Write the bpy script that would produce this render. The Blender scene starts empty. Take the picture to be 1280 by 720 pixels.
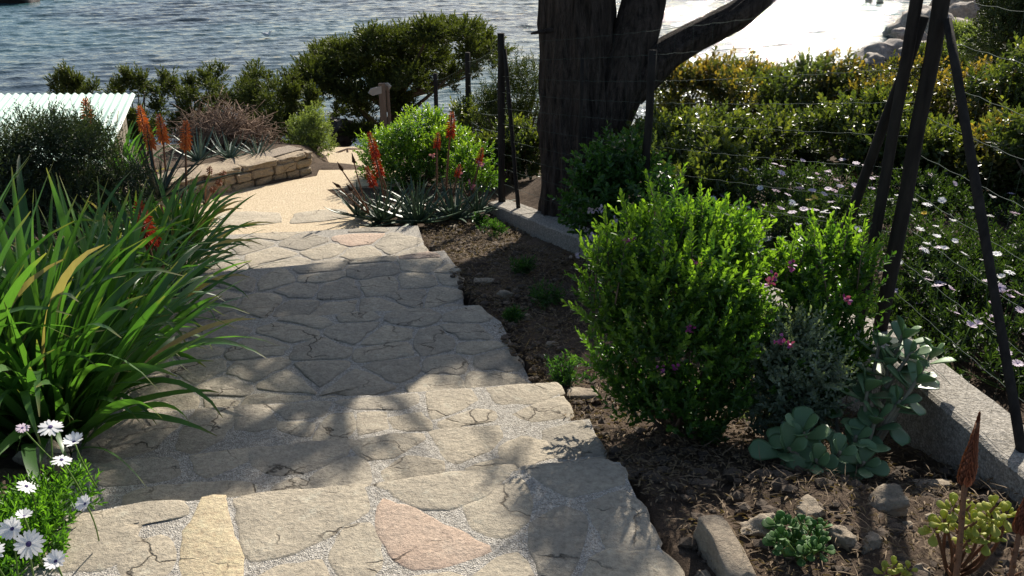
import bpy, bmesh, math, random
import numpy as np
from mathutils import Vector, Matrix
R = math.radians
random.seed(11)
rng = np.random.default_rng(11)
sc = bpy.context.scene
col = sc.collection

# ------------------------------------------------------------------ camera, sky, sun
CAM_Z, PITCH, FPX = 1.6, R(24.0), 1108.5
cam = bpy.data.cameras.new('camera'); cam_o = bpy.data.objects.new('camera', cam)
col.objects.link(cam_o); sc.camera = cam_o
cam.sensor_fit = 'HORIZONTAL'; cam.sensor_width = 36; cam.lens = 36*FPX/1280
cam.clip_start = .02; cam.clip_end = 8000
cam_o.location = (0, 0, CAM_Z); cam_o.rotation_euler = (math.pi/2-PITCH, 0, 0)

SUN_EL, SUN_AZ = R(34), R(19)
SUN = Vector((math.sin(SUN_AZ)*math.cos(SUN_EL), math.cos(SUN_AZ)*math.cos(SUN_EL), math.sin(SUN_EL)))
w = bpy.data.worlds.new('World'); sc.world = w; w.use_nodes = True
nt = w.node_tree; bg = nt.nodes['Background']
sky = nt.nodes.new('ShaderNodeTexSky'); sky.sky_type = 'NISHITA'; sky.sun_disc = False
sky.sun_elevation = SUN_EL; sky.sun_rotation = SUN_AZ; sky.dust_density = 1.3; sky.ozone_density = .4; sky.air_density = 1.0
nt.links.new(sky.outputs[0], bg.inputs[0]); bg.inputs[1].default_value = .082
sl = bpy.data.lights.new('sun', 'SUN'); sl.energy = 5.0; sl.angle = R(.55); sl.color = (1, .93, .82)
so = bpy.data.objects.new('sun', sl); col.objects.link(so)
so.rotation_euler = SUN.to_track_quat('Z', 'Y').to_euler(); so.location = (5, 15, 12)
sc.view_settings.view_transform = 'Standard'; sc.view_settings.look = 'None'
sc.view_settings.exposure = 0.74; sc.view_settings.gamma = 1

# ------------------------------------------------------------------ pixels of the photograph to points
_f = Vector((0, math.cos(PITCH), -math.sin(PITCH))); _u = Vector((0, math.sin(PITCH), math.cos(PITCH)))
def ray(x, y): return _f + Vector((1, 0, 0))*((x-640)/FPX) + _u*((360-y)/FPX)
def pz(x, y, z):
    d = ray(x, y); return Vector((0, 0, CAM_Z)) + d*((z-CAM_Z)/d.z)
def pd(x, y, dist):
    d = ray(x, y); return Vector((0, 0, CAM_Z)) + d*(dist/d.y)

# ------------------------------------------------------------------ noise
def _h(i, j, k):
    n = (i*374761393 + j*668265263 + k*2147483647) & 0xffffffff
    n = ((n ^ (n >> 13))*1274126177) & 0xffffffff
    return ((n ^ (n >> 16)) & 0xffff)/65535.0
def vn(P):
    P = np.asarray(P, float); I = np.floor(P).astype(np.int64); F = P-I; F = F*F*(3-2*F); o = 0
    for a in (0, 1):
        for b in (0, 1):
            for c in (0, 1):
                wgt = (F[..., 0] if a else 1-F[..., 0])*(F[..., 1] if b else 1-F[..., 1])*(F[..., 2] if c else 1-F[..., 2])
                o = o + wgt*_h(I[..., 0]+a, I[..., 1]+b, I[..., 2]+c)
    return o*2-1
def fbm(P, n=3):
    P = np.asarray(P, float); s = 0; a = 1
    for k in range(n): s = s+a*vn(P*2**k+17.3*k); a *= .5
    return s

# ------------------------------------------------------------------ materials
class NT:
    def __init__(s, name):
        s.m = bpy.data.materials.new(name); s.m.use_nodes = True; s.t = s.m.node_tree
        s.b = s.t.nodes['Principled BSDF']; s.out = s.t.nodes['Material Output']
    def n(s, typ, **kw):
        nd = s.t.nodes.new('ShaderNode'+typ)
        for k, v in kw.items():
            if k.startswith('i_'):
                nd.inputs[k[2:].replace('_', ' ')].default_value = v
            else: setattr(nd, k, v)
        return nd
    def l(s, a, b): s.t.links.new(a, b)
    def mix(s, fac, a, b, mode='MIX'):
        m = s.n('Mix', data_type='RGBA', blend_type=mode)
        for i, v in ((0, fac), (6, a), (7, b)):
            if hasattr(v, 'is_linked'): s.l(v, m.inputs[i])
            else: m.inputs[i].default_value = v if i == 0 else (*v, 1)
        return m.outputs[2]
    def ramp(s, fac, stops):
        r = s.n('ValToRGB'); e = r.color_ramp.elements
        while len(e) < len(stops): e.new(.5)
        for q, (p, c) in zip(e, stops): q.position = p; q.color = (*c, 1) if len(c) == 3 else c
        s.l(fac, r.inputs[0]); return r.outputs[0]
    def noise(s, scale, detail=4, rough=.6, coord='Object', vec=None, scl=None):
        tx = s.n('TexNoise'); tx.inputs['Scale'].default_value = scale; tx.inputs['Detail'].default_value = detail; tx.inputs['Roughness'].default_value = rough
        v = vec or s.coord(coord)
        if scl:
            mp = s.n('Mapping'); mp.inputs['Scale'].default_value = scl; s.l(v, mp.inputs[0]); v = mp.outputs[0]
        s.l(v, tx.inputs['Vector']); return tx.outputs['Fac']
    def coord(s, which='Object'):
        if which == 'Pos': return s.n('NewGeometry').outputs['Position']
        return s.n('TexCoord').outputs[which]
    def bump(s, h, strength, dist, prev=None):
        b = s.n('Bump'); b.inputs['Strength'].default_value = strength; b.inputs['Distance'].default_value = dist
        s.l(h, b.inputs['Height'])
        if prev: s.l(prev, b.inputs['Normal'])
        return b.outputs[0]
def K(*c): return c

def m_stone(name, a, b, dark, rough=.85, bump=.85):
    t = NT(name); p = t.coord('Pos'); oi = t.n('ObjectInfo').outputs['Random']
    n1 = t.noise(5, 5, .65, vec=p); n2 = t.noise(55, 6, .75, vec=p); n3 = t.noise(9, 8, .75, vec=p, scl=(1, 1.15, 2))
    ds = t.n('TexNoise'); ds.inputs['Scale'].default_value = 6; ds.inputs['Detail'].default_value = 5; t.l(p, ds.inputs['Vector'])
    va = t.n('VectorMath', operation='MULTIPLY_ADD'); t.l(ds.outputs['Color'], va.inputs[0]); va.inputs[1].default_value = (.22, .22, .22); t.l(p, va.inputs[2])
    mp = t.n('Mapping'); mp.inputs['Scale'].default_value = (3.2, 5.5, 5); t.l(va.outputs[0], mp.inputs[0])
    vo = t.n('TexVoronoi', feature='DISTANCE_TO_EDGE'); vo.inputs['Scale'].default_value = 1; t.l(mp.outputs[0], vo.inputs['Vector'])
    ck = t.ramp(vo.outputs['Distance'], [(.0, (1, 1, 1)), (.022, (0, 0, 0))])
    cm = t.ramp(t.noise(4.5, 2, .5, vec=p), [(.5, (0, 0, 0)), (.62, (1, 1, 1))])
    crack = t.mix(1., ck, cm, 'MULTIPLY')
    c = t.mix(oi, a, b); c2 = t.mix(t.ramp(n1, [(.35, (0, 0, 0)), (.7, (1, 1, 1))]), c, dark)
    c2 = t.mix(t.ramp(t.noise(13, 7, .78, vec=p), [(.55, (0, 0, 0)), (.72, (.7, .7, .7))]), c2, (min(.6, b[0]*1.35), min(.58, b[1]*1.36), min(.52, b[2]*1.4)))
    c3 = t.mix(.6, c2, t.ramp(n2, [(.3, (.22, .21, .2)), (.5, (.5, .5, .5)), (.72, (.76, .75, .72))]), 'OVERLAY')
    c4 = t.mix(t.ramp(n3, [(.28, (.55, .55, .55)), (.38, (0, 0, 0))]), c3, (dark[0]*.6, dark[1]*.58, dark[2]*.55))
    c4 = t.mix(crack, c4, (dark[0]*.22, dark[1]*.2, dark[2]*.18))
    t.l(c4, t.b.inputs['Base Color']); t.b.inputs['Roughness'].default_value = rough
    t.b.inputs['Specular IOR Level'].default_value = .3
    bn = t.bump(n3, bump, .03); bn = t.bump(n2, bump*.7, .012, bn); cr = t.n('Math', operation='SUBTRACT'); cr.inputs[0].default_value = 1; t.l(crack, cr.inputs[1]); bn = t.bump(cr.outputs[0], .8, .006, bn); t.l(bn, t.b.inputs['Normal'])
    return t.m
def m_mortar(name, a, b, pebble=260, bump=.8, sat=.7):
    t = NT(name); p = t.coord('Pos')
    v = t.n('TexVoronoi'); v.inputs['Scale'].default_value = pebble; t.l(p, v.inputs['Vector'])
    n1 = t.noise(6, 4, .6, vec=p); n2 = t.noise(60, 4, .7, vec=p)
    c = t.mix(n1, a, b); bw = t.n('RGBToBW'); t.l(v.outputs['Color'], bw.inputs[0]); c = t.mix(.6, c, t.ramp(bw.outputs[0], [(.2, (.15, .15, .15)), (.8, (.85, .85, .85))]), 'SOFT_LIGHT')
    c = t.mix(.4, c, t.ramp(n2, [(.35, (.2, .2, .2)), (.65, (.8, .8, .8))]), 'OVERLAY')
    hs = t.n('HueSaturation'); hs.inputs['Saturation'].default_value = sat; t.l(c, hs.inputs['Color'])
    t.l(hs.outputs[0], t.b.inputs['Base Color']); t.b.inputs['Roughness'].default_value = .92
    t.b.inputs['Specular IOR Level'].default_value = .2
    bn = t.bump(v.outputs['Distance'], bump, .006); bn = t.bump(n2, .6, .02, bn); t.l(bn, t.b.inputs['Normal'])
    return t.m
def m_leaf(name, dark, light, tip, trans=.4, rough=.42, tipamt=.8, glow=1.5, spec=.4):
    t = NT(name)
    a = t.n('Attribute', attribute_name='tint').outputs['Fac']; b = t.n('Attribute', attribute_name='tip').outputs['Fac']
    c = t.mix(a, dark, light)
    mu = t.n('Math', operation='MULTIPLY'); t.l(b, mu.inputs[0]); mu.inputs[1].default_value = tipamt
    c = t.mix(mu.outputs[0], c, tip)
    t.l(c, t.b.inputs['Base Color']); t.b.inputs['Roughness'].default_value = rough
    t.b.inputs['Specular IOR Level'].default_value = spec
    tr = t.n('BsdfTranslucent'); c2 = t.mix(1.0, c, (1.25*glow, 1.35*glow, .45*glow), 'MULTIPLY'); t.l(c2, tr.inputs[0])
    ms = t.n('MixShader'); ms.inputs[0].default_value = trans
    t.l(t.b.outputs[0], ms.inputs[1]); t.l(tr.outputs[0], ms.inputs[2]); t.l(ms.outputs[0], t.out.inputs[0])
    return t.m
def m_blade(name, dark, light, dry, trans=.42, rough=.4):
    # single large leaves: colour varies from leaf to leaf and along the blade (tip dries out)
    t = NT(name); oi = t.n('ObjectInfo').outputs['Random']
    b = t.n('Attribute', attribute_name='tip').outputs['Fac']
    st = t.noise(60, 3, .6, scl=(6, .15, 1))
    c = t.mix(oi, dark, light); c = t.mix(.3, c, t.ramp(st, [(.3, (.3, .3, .3)), (.7, (.7, .7, .7))]), 'OVERLAY')
    c = t.mix(t.ramp(b, [(.9, (0, 0, 0)), (1, (.8, .8, .8))]), c, dry)
    t.l(c, t.b.inputs['Base Color']); t.b.inputs['Roughness'].default_value = rough
    tr = t.n('BsdfTranslucent'); c2 = t.mix(1.0, c, (1.5, 1.75, .6), 'MULTIPLY'); t.l(c2, tr.inputs[0])
    ms = t.n('MixShader'); ms.inputs[0].default_value = trans
    t.l(t.b.outputs[0], ms.inputs[1]); t.l(tr.outputs[0], ms.inputs[2]); t.l(ms.outputs[0], t.out.inputs[0])
    return t.m
def m_plain(name, a, b, scale=20, rough=.8, bump=.4, dist=.01, scl=None, spec=.3, metal=0, trans=0):
    t = NT(name); n = t.noise(scale, 5, .65, scl=scl); n2 = t.noise(scale*4, 4, .6, scl=scl)
    c = t.mix(t.ramp(n, [(.3, (0, 0, 0)), (.7, (1, 1, 1))]), a, b)
    t.l(c, t.b.inputs['Base Color']); t.b.inputs['Roughness'].default_value = rough
    t.b.inputs['Specular IOR Level'].default_value = spec; t.b.inputs['Metallic'].default_value = metal
    bn = t.bump(n, bump, dist); bn = t.bump(n2, bump*.6, dist*.4, bn); t.l(bn, t.b.inputs['Normal'])
    if trans:
        tr = t.n('BsdfTranslucent'); t.l(c, tr.inputs[0]); ms = t.n('MixShader'); ms.inputs[0].default_value = trans
        t.l(t.b.outputs[0], ms.inputs[1]); t.l(tr.outputs[0], ms.inputs[2]); t.l(ms.outputs[0], t.out.inputs[0])
    return t.m

M = {}
M['flag'] = m_stone('flagstone_buff', (.43, .37, .28), (.52, .445, .33), (.37, .32, .245))
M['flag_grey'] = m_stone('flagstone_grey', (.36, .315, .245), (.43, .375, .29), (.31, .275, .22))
M['flag_pink'] = m_stone('flagstone_pink', (.53, .385, .285), (.5, .37, .28), (.47, .365, .28))
M['flag_yellow'] = m_stone('flagstone_yellow', (.58, .475, .3), (.55, .45, .29), (.5, .415, .29))
M['wallstone'] = m_stone('wall_stone', (.42, .33, .22), (.36, .29, .2), (.26, .2, .14), bump=.8)
M['rock'] = m_stone('garden_rock', (.36, .29, .21), (.46, .38, .28), (.26, .21, .155), bump=.9)
M['shore'] = m_stone('shore_rock', (.36, .31, .26), (.44, .38, .31), (.2, .17, .15), bump=.9)
M['darkrock'] = m_stone('wet_rock', (.06, .05, .045), (.08, .065, .06), (.03, .027, .025), rough=.6)
M['mortar'] = m_mortar('pebble_mortar', (.37, .325, .255), (.45, .4, .32))
M['landing'] = m_mortar('sandy_concrete', (.5, .40, .265), (.58, .47, .325), pebble=420, bump=.3, sat=1.)
M['concrete'] = m_mortar('grey_concrete', (.24, .21, .165), (.33, .29, .225), pebble=180, bump=.3)

# ------------------------------------------------------------------ object helpers
WM = {}
def setp(o, label=None, cat=None, group=None, kind=None):
    for k, v in (('label', label), ('category', cat), ('group', group), ('kind', kind)):
        if v: o[k] = v
    return o
def adopt(o, parent):
    o.parent = parent; o.matrix_parent_inverse = WM[parent.name].inverted()
def link(name, data, parent=None, mat=None, mw=None):
    o = bpy.data.objects.new(name, data); col.objects.link(o)
    mw = mw if mw is not None else Matrix.Identity(4)
    o.matrix_basis = mw; WM[o.name] = mw.copy()
    if mat is not None and data is not None and not data.materials: data.materials.append(mat)
    if parent is not None: adopt(o, parent)
    return o
def thing(name, loc, label=None, cat=None, group=None, kind=None):
    o = bpy.data.objects.new(name, None); col.objects.link(o); o.empty_display_size = .1
    mw = Matrix.Translation(Vector(loc)); o.matrix_basis = mw; WM[o.name] = mw
    return setp(o, label, cat, group, kind)
def mesh(name, V, F, smooth=True):
    me = bpy.data.meshes.new(name); me.from_pydata([tuple(v) for v in V], [], [tuple(f) for f in F]); me.update()
    if smooth: me.polygons.foreach_set('use_smooth', [True]*len(me.polygons))
    return me
def fast_mesh(name, V, Q, attrs=None, smooth=True):
    V = np.ascontiguousarray(V, np.float32); Q = np.ascontiguousarray(Q, np.int32)
    me = bpy.data.meshes.new(name); k = Q.shape[1]; n = len(Q)
    me.vertices.add(len(V)); me.vertices.foreach_set('co', V.ravel())
    me.loops.add(n*k); me.loops.foreach_set('vertex_index', Q.ravel())
    me.polygons.add(n); me.polygons.foreach_set('loop_start', np.arange(0, n*k, k, dtype=np.int32))
    me.polygons.foreach_set('use_smooth', np.full(n, smooth))
    for nm, a in (attrs or {}).items():
        at = me.attributes.new(nm, 'FLOAT', 'POINT'); at.data.foreach_set('value', np.ascontiguousarray(a, np.float32))
    me.update(calc_edges=True); me.validate(); return me
def box_mesh(name, sx, sy, sz, bevel=.004, rough=0, seed=0):
    bm = bmesh.new(); bmesh.ops.create_cube(bm, size=1)
    for v in bm.verts: v.co = Vector((v.co.x*sx, v.co.y*sy, (v.co.z+.5)*sz))
    if bevel: bmesh.ops.bevel(bm, geom=bm.edges[:], offset=bevel, segments=2, affect='EDGES')
    me = bpy.data.meshes.new(name); bm.to_mesh(me); bm.free(); return me
def tube_geo(pts, rads, seg=8, cap=True):
    pts = [Vector(p) for p in pts]; V = []; F = []
    n = len(pts); ref = Vector((.31, .17, .93))
    t0 = (pts[1]-pts[0]).normalized(); u = t0.cross(ref).normalized()
    for i, p in enumerate(pts):
        t = (pts[min(i+1, n-1)]-pts[max(i-1, 0)]).normalized(); u = (u-t*u.dot(t)).normalized(); v = t.cross(u)
        for k in range(seg):
            a = 2*math.pi*k/seg; V.append(p+(u*math.cos(a)+v*math.sin(a))*rads[i])
    for i in range(n-1):
        for k in range(seg):
            F.append((i*seg+k, i*seg+(k+1) % seg, (i+1)*seg+(k+1) % seg, (i+1)*seg+k))
    if cap:
        F.append(tuple(range(seg-1, -1, -1))); F.append(tuple((n-1)*seg+k for k in range(seg)))
    return V, F
class Geo:
    def __init__(s): s.V = []; s.F = []
    def add(s, V, F):
        o = len(s.V); s.V += list(V); s.F += [tuple(i+o for i in f) for f in F]; return s
    def tube(s, pts, r, seg=6):
        r = r if hasattr(r, '__len__') else [r]*len(pts); return s.add(*tube_geo(pts, r, seg))
    def mesh(s, name, smooth=True): return mesh(name, s.V, s.F, smooth)
def bez(a, b, c, n):
    a, b, c = Vector(a), Vector(b), Vector(c)
    return [a*(1-t)**2+b*2*t*(1-t)+c*t*t for t in [i/(n-1) for i in range(n)]]
def frame(y, z, loc, s=(1, 1, 1)):
    y = Vector(y).normalized(); z = Vector(z); x = y.cross(z)
    if x.length < 1e-4: x = y.cross(Vector((.3, .9, .2)))
    x.normalize(); z = x.cross(y)
    m = Matrix((x*s[0], y*s[1], z*s[2])).transposed().to_4x4(); m.translation = Vector(loc); return m

# ------------------------------------------------------------------ the lie of the land
SEA = -8.4
BY = [-6, 1, 2.2, 2.6, 3.1, 4.3, 5.4, 6.4, 7.0, 7.5, 9.3, 11, 13, 16, 20, 25, 32, 36, 60, 3000]
BZ = [.25, 0, -.05, -.2, -.35, -.5, -.65, -.85, -.92, -.945, -1.07, -1.6, -2.1, -2.9, -3.7, -5.6, -8.3, -10, -14, -60]
def sstep(a, b, x):
    t = np.clip((x-a)/(b-a), 0, 1); return t*t*(3-2*t)
WALL = [(-.2, 7.4), (1.45, 3.3), (1.56, 2.2), (1.72, .2)]     # line of the low concrete wall and the fence
def wall_x(y):
    return np.interp(y, [.2, 2.2, 3.3, 7.4, 12], [1.72, 1.56, 1.45, -.2, -2.0])
def zg0(x, y):
    x = np.asarray(x, float); y = np.asarray(y, float)
    ye = y-np.clip((x-12)*1.5, 0, 90)*sstep(12, 24, y)
    z = np.interp(ye, BY, BZ)
    dx = x-wall_x(np.clip(y, .2, 12))
    z = z+sstep(0, 1.1, dx)*np.interp(y, [0, 2, 5.5, 8, 14, 20], [.1, .14, .42, .42, .2, 0])*sstep(7.9, 6.8, y-np.clip(dx, 0, 6))
    z = z-1.25*sstep(-3.7, -4.6, x)*sstep(5.5, 7.8, y)*sstep(14, 11, y)
    z = z+.16*sstep(-.2, -.42, x-.751*(y-8.86)+2.06)*sstep(6.9, 7.5, y)*sstep(11, 9.6, y)*sstep(-4.2, -3.6, x)*sstep(-2.05, -2.3, x)-.08*sstep(-.35, -.2, x-.751*(y-8.86)+2.06)*sstep(-2.3, -2.6, x)*sstep(6.6, 7.2, y)*sstep(9.5, 9, y)
    z = z-.07*sstep(.35, .1, np.abs(dx+.25))*sstep(4, 3, y)
    return z
def zg(x, y): return float(zg0(x, y))
def inpoly(P, X, Y):
    c = np.zeros(X.shape, bool); n = len(P)
    for i in range(n):
        x1, y1 = P[i]; x2, y2 = P[(i+1) % n]
        if y1 == y2: continue
        k = ((y1 > Y) != (y2 > Y)) & (X < (x2-x1)*(Y-y1)/(y2-y1)+x1); c ^= k
    return c

# step levels: (z, far edge left pixel, far edge right pixel, right side pixels from near to far)
LV = [0, -.15, -.30, -.45, -.60, -.75]
EDGE = [((60, 643), (776, 577)), ((95, 582), (738, 523)), ((100, 523), (694, 477)), ((120, 412), (596, 381)), ((160, 352), (556, 313)), ((150, 300), (523, 282))]
def xy(v): return (v.x, v.y)
ESEG = [(xy(pz(*a, z)), xy(pz(*b, z))) for (a, b), z in zip(EDGE, LV)]
def line_pts(a, b, n, amp, seed):
    a = Vector((*a, 0)); b = Vector((*b, 0)); d = b-a; nn = Vector((-d.y, d.x, 0)).normalized(); o = []
    for i in range(n+1):
        p = a+d*(i/n); k = 0 if i in (0, n) else float(fbm(np.array([i*.55, seed*3.1, 0.]), 3))*amp
        o.append((p.x+nn.x*k, p.y+nn.y*k))
    return o
# right hand outlines
RIGHT = [[(935, 860), (850, 730), (816, 662), (776, 577)], [(785, 620), (752, 560), (738, 523)], [(752, 575), (714, 524), (694, 477)],
         [(697, 520), (664, 476), (640, 428), (627, 402), (596, 381)], [(606, 400), (580, 380), (577, 352), (574, 337), (556, 313)], [(560, 325), (531, 307), (523, 282)]]
SLABS = []
for i, z in enumerate(LV):
    far = line_pts(*ESEG[i], 26, .018, i)                       # left to right
    rt = [xy(pz(x, y, z)) for x, y in RIGHT[i]]                  # near to far
    if i == 0: near = [(1.0, .2), (-1.6, .2)]
    else:
        (a, b) = ESEG[i-1]; near = [(b[0]+.03, b[1]-.13), (a[0]-.05, a[1]-.13)]
        rt = rt[1:] if i else rt
        rt = [r for r in rt if r[1] > near[0][1]+.03]
    P = far[:-1] + rt[::-1] + near
    SLABS.append(P)
def zl(y): return -.88-max(0, y-6.4)*.06
LAND = [xy(pz(x, y, -.95)) for x, y in ((120, 335), (120, 310), (200, 250), (285, 236), (395, 212), (398, 203), (500, 202), (500, 222), (408, 233), (446, 262), (452, 276), (470, 296), (470, 318))]
LAND = [(max(a, -2.95), b) for a, b in LAND]

# ground sheet, finer near the path
gx = np.unique(np.concatenate([np.linspace(-400, -40, 10), np.linspace(-40, -6, 24), np.linspace(-6, -2.2, 45), np.linspace(-2.2, 2.4, 130), np.linspace(2.4, 7, 50), np.linspace(7, 60, 50), np.linspace(60, 400, 10)]))
gy = np.unique(np.concatenate([np.linspace(-6, .6, 10), np.linspace(.6, 7.4, 190), np.linspace(7.4, 14, 80), np.linspace(14, 40, 70), np.linspace(40, 120, 40), np.linspace(120, 3000, 10)]))
X, Y = np.meshgrid(gx, gy); Z = zg0(X, Y)
nz = np.stack([X, Y, X*0], -1)
near = sstep(10, 6, np.hypot(X, Y))
Z = Z+near*(fbm(nz*3.1, 3)*.022+np.abs(fbm(nz*11, 3))*.022)+(1-near)*fbm(nz*.8, 3)*.07
Z = Z+sstep(14, 30, Y)*fbm(nz*.25, 3)*.5*sstep(-7.5, -6, Z)
for P, z in list(zip(SLABS, LV)):
    c = np.mean(P, 0); k = inpoly([tuple(c+(np.array(p)-c)*1.02) for p in P], X, Y); Z[k] = np.minimum(Z[k], z-.09)
k = inpoly(LAND, X, Y); Z[k] = np.minimum(Z[k], np.array([zl(v) for v in Y[k]])-.06)
ny, nx = X.shape; idx = np.arange(nx*ny).reshape(ny, nx)
Q = np.stack([idx[:-1, :-1], idx[:-1, 1:], idx[1:, 1:], idx[1:, :-1]], -1).reshape(-1, 4)
t = NT('dark_soil'); p = t.coord('Pos')
n1 = t.noise(2.2, 4, .6, vec=p); n2 = t.noise(28, 6, .75, vec=p); n3 = t.noise(110, 4, .7, vec=p)
c = t.mix(t.ramp(n1, [(.35, (0, 0, 0)), (.65, (1, 1, 1))]), (.08, .057, .04), (.14, .1, .07))
c = t.mix(.6, c, t.ramp(n2, [(.3, (.2, .2, .2)), (.7, (.8, .8, .8))]), 'OVERLAY'); c = t.mix(t.ramp(n3, [(.62, (0, 0, 0)), (.72, (.5, .5, .5))]), c, (.18, .14, .1))
t.l(c, t.b.inputs['Base Color']); t.b.inputs['Roughness'].default_value = .95; t.b.inputs['Specular IOR Level'].default_value = .15
bn = t.bump(n2, .9, .04); bn = t.bump(n3, .8, .012, bn); t.l(bn, t.b.inputs['Normal']); M['soil'] = t.m
setp(link('ground', fast_mesh('ground', np.stack([X, Y, Z], -1).reshape(-1, 3), Q), None, M['soil']), kind='structure')

# ------------------------------------------------------------------ sea
t = NT('sea_water'); p = t.coord('Pos')
wv = []
for scale, scl, rot, in ((.55, (1, 1.0, 1), .35), (1.5, (1, 1.25, 1), -.2), (4.2, (1, 1.1, 1), .1)):
    mp = t.n('Mapping'); mp.inputs['Scale'].default_value = scl; mp.inputs['Rotation'].default_value = (0, 0, rot); t.l(p, mp.inputs[0])
    wv.append(t.noise(scale, 3, .55, vec=mp.outputs[0]))
b1 = t.bump(wv[1], .8, .1); b1 = t.bump(wv[2], 1, .05, b1)
big = t.noise(.035, 3, .5, vec=p)
c = t.mix(t.ramp(big, [(.4, (0, 0, 0)), (.62, (1, 1, 1))]), (.03, .046, .056), (.035, .085, .092))
t.l(c, t.b.inputs['Base Color']); t.b.inputs['Roughness'].default_value = .035; t.b.inputs['IOR'].default_value = 1.33
t.l(b1, t.b.inputs['Normal']); M['sea'] = t.m
sx = np.unique(np.concatenate([np.linspace(-3000, -60, 12), np.linspace(-60, 62, 420), np.linspace(62, 3000, 12)]))
sy = np.unique(np.concatenate([np.linspace(22, 34, 12), np.linspace(34, 104, 620), np.linspace(104, 160, 120), np.linspace(160, 4000, 14)]))
X, Y = np.meshgrid(sx, sy); Z = X*0+SEA
wr = random.Random(5); fade = sstep(110, 98, Y)*.75+.25*sstep(165, 120, Y)
fade = fade*sstep(-66, -58, X)*sstep(68, 60, X)
wp = np.stack([X*.06, Y*.09, X*0], -1); ph0 = fbm(wp, 2)*2.2
for k in range(26):
    lam = .55*1.13**(k*.58)*wr.uniform(.85, 1.2); an = wr.gauss(-.25, .5); kx, ky = math.sin(an)*6.283/lam, math.cos(an)*6.283/lam
    q = np.sin(X*kx+Y*ky+wr.uniform(0, 6.28)+ph0*(1+k % 3)); Z = Z+fade*lam**.75*.0072*(q-.35*(1-q*q))
ny, nx = X.shape; idx = np.arange(nx*ny).reshape(ny, nx)
Q = np.stack([idx[:-1, :-1], idx[:-1, 1:], idx[1:, 1:], idx[1:, :-1]], -1).reshape(-1, 4)
setp(link('sea', fast_mesh('sea', np.stack([X, Y, Z], -1).reshape(-1, 3), Q), None, M['sea']), kind='structure')

# ------------------------------------------------------------------ steps and flagstones
def slab_mesh(name, P, top, depth):
    n = len(P); V = [(x, y, top) for x, y in P]+[(x, y, top-.012) for x, y in P]+[(x, y, top-depth) for x, y in P]
    c = np.mean(P, 0); V = [(a+(c[0]-a)*.004, b+(c[1]-b)*.004, z) if k < n else (a, b, z) for k, (a, b, z) in enumerate(V)]
    F = [tuple(range(n))]
    for r in (0, 1):
        F += [(r*n+i, (r+1)*n+i, (r+1)*n+(i+1) % n, r*n+(i+1) % n) for i in range(n)]
    bm = bmesh.new(); vs = [bm.verts.new(v) for v in V]
    for f in F:
        try: bm.faces.new([vs[i] for i in f])
        except ValueError: pass
    bmesh.ops.recalc_face_normals(bm, faces=bm.faces[:]); bmesh.ops.triangulate(bm, faces=[f for f in bm.faces if len(f.verts) > 4])
    me = bpy.data.meshes.new(name); bm.to_mesh(me); bm.free(); return me
def flag_mesh(P, top, seed, h=.004, zf=None, step=.028, amp=.008):
    # P: outline, counter-clockwise or not; a thick slab with a broken, worn edge and a slightly uneven top
    a = sum(P[i][0]*P[(i+1) % len(P)][1]-P[(i+1) % len(P)][0]*P[i][1] for i in range(len(P)))
    if a < 0: P = P[::-1]
    D = []
    for i in range(len(P)):
        x1, y1 = P[i]; x2, y2 = P[(i+1) % len(P)]; L = math.hypot(x2-x1, y2-y1); n = max(1, min(9, int(L/step)))
        for k in range(n): D.append((x1+(x2-x1)*k/n, y1+(y2-y1)*k/n))
    D = np.array(D); D = (np.roll(D, 1, 0)+D*5+np.roll(D, -1, 0))/7
    c = D.mean(0); q = np.concatenate([D*21, np.full((len(D), 1), seed*5.3)], 1)
    D = D+np.stack([fbm(q, 2), fbm(q+9.7, 2)], 1)*amp
    tx, ty = random.uniform(-.01, .01), random.uniform(-.01, .01)
    def ring(f, dz, no):
        E = c+(D-c)*f; z = top+dz+(E-c) @ np.array([tx, ty])+fbm(np.concatenate([E*9, np.full((len(E), 1), seed*1.7)], 1), 2)*no
        if zf: z = z+np.array([zf(v)-top for v in E[:, 1]])
        return np.concatenate([E, z[:, None]], 1)
    rs = min(.06, .006/max(.02, np.linalg.norm(D-c, axis=1).mean()))
    Rg = [ring(1+.009/max(.03, np.linalg.norm(D-c, axis=1).mean()), -.007, 0), ring(1, h-.0015, .002), ring(1-rs, h, .0022), ring(.55, h+.001, .003)]
    n = len(D); V = np.concatenate(Rg+[np.array([[*c, Rg[3][:, 2].mean()]])])
    F = []
    for r in range(3): F += [(r*n+i, r*n+(i+1) % n, (r+1)*n+(i+1) % n, (r+1)*n+i) for i in range(n)]
    F += [(3*n+i, 3*n+(i+1) % n, 4*n) for i in range(n)]
    return mesh('flagstone', V, F)
def clip(P, nx_, ny_, d):
    o = []
    for i in range(len(P)):
        a, b = P[i], P[(i+1) % len(P)]; da = a[0]*nx_+a[1]*ny_-d; db = b[0]*nx_+b[1]*ny_-d
        if da <= 0: o.append(a)
        if da*db < 0: s = da/(da-db); o.append((a[0]+(b[0]-a[0])*s, a[1]+(b[1]-a[1])*s))
    return o
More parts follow.
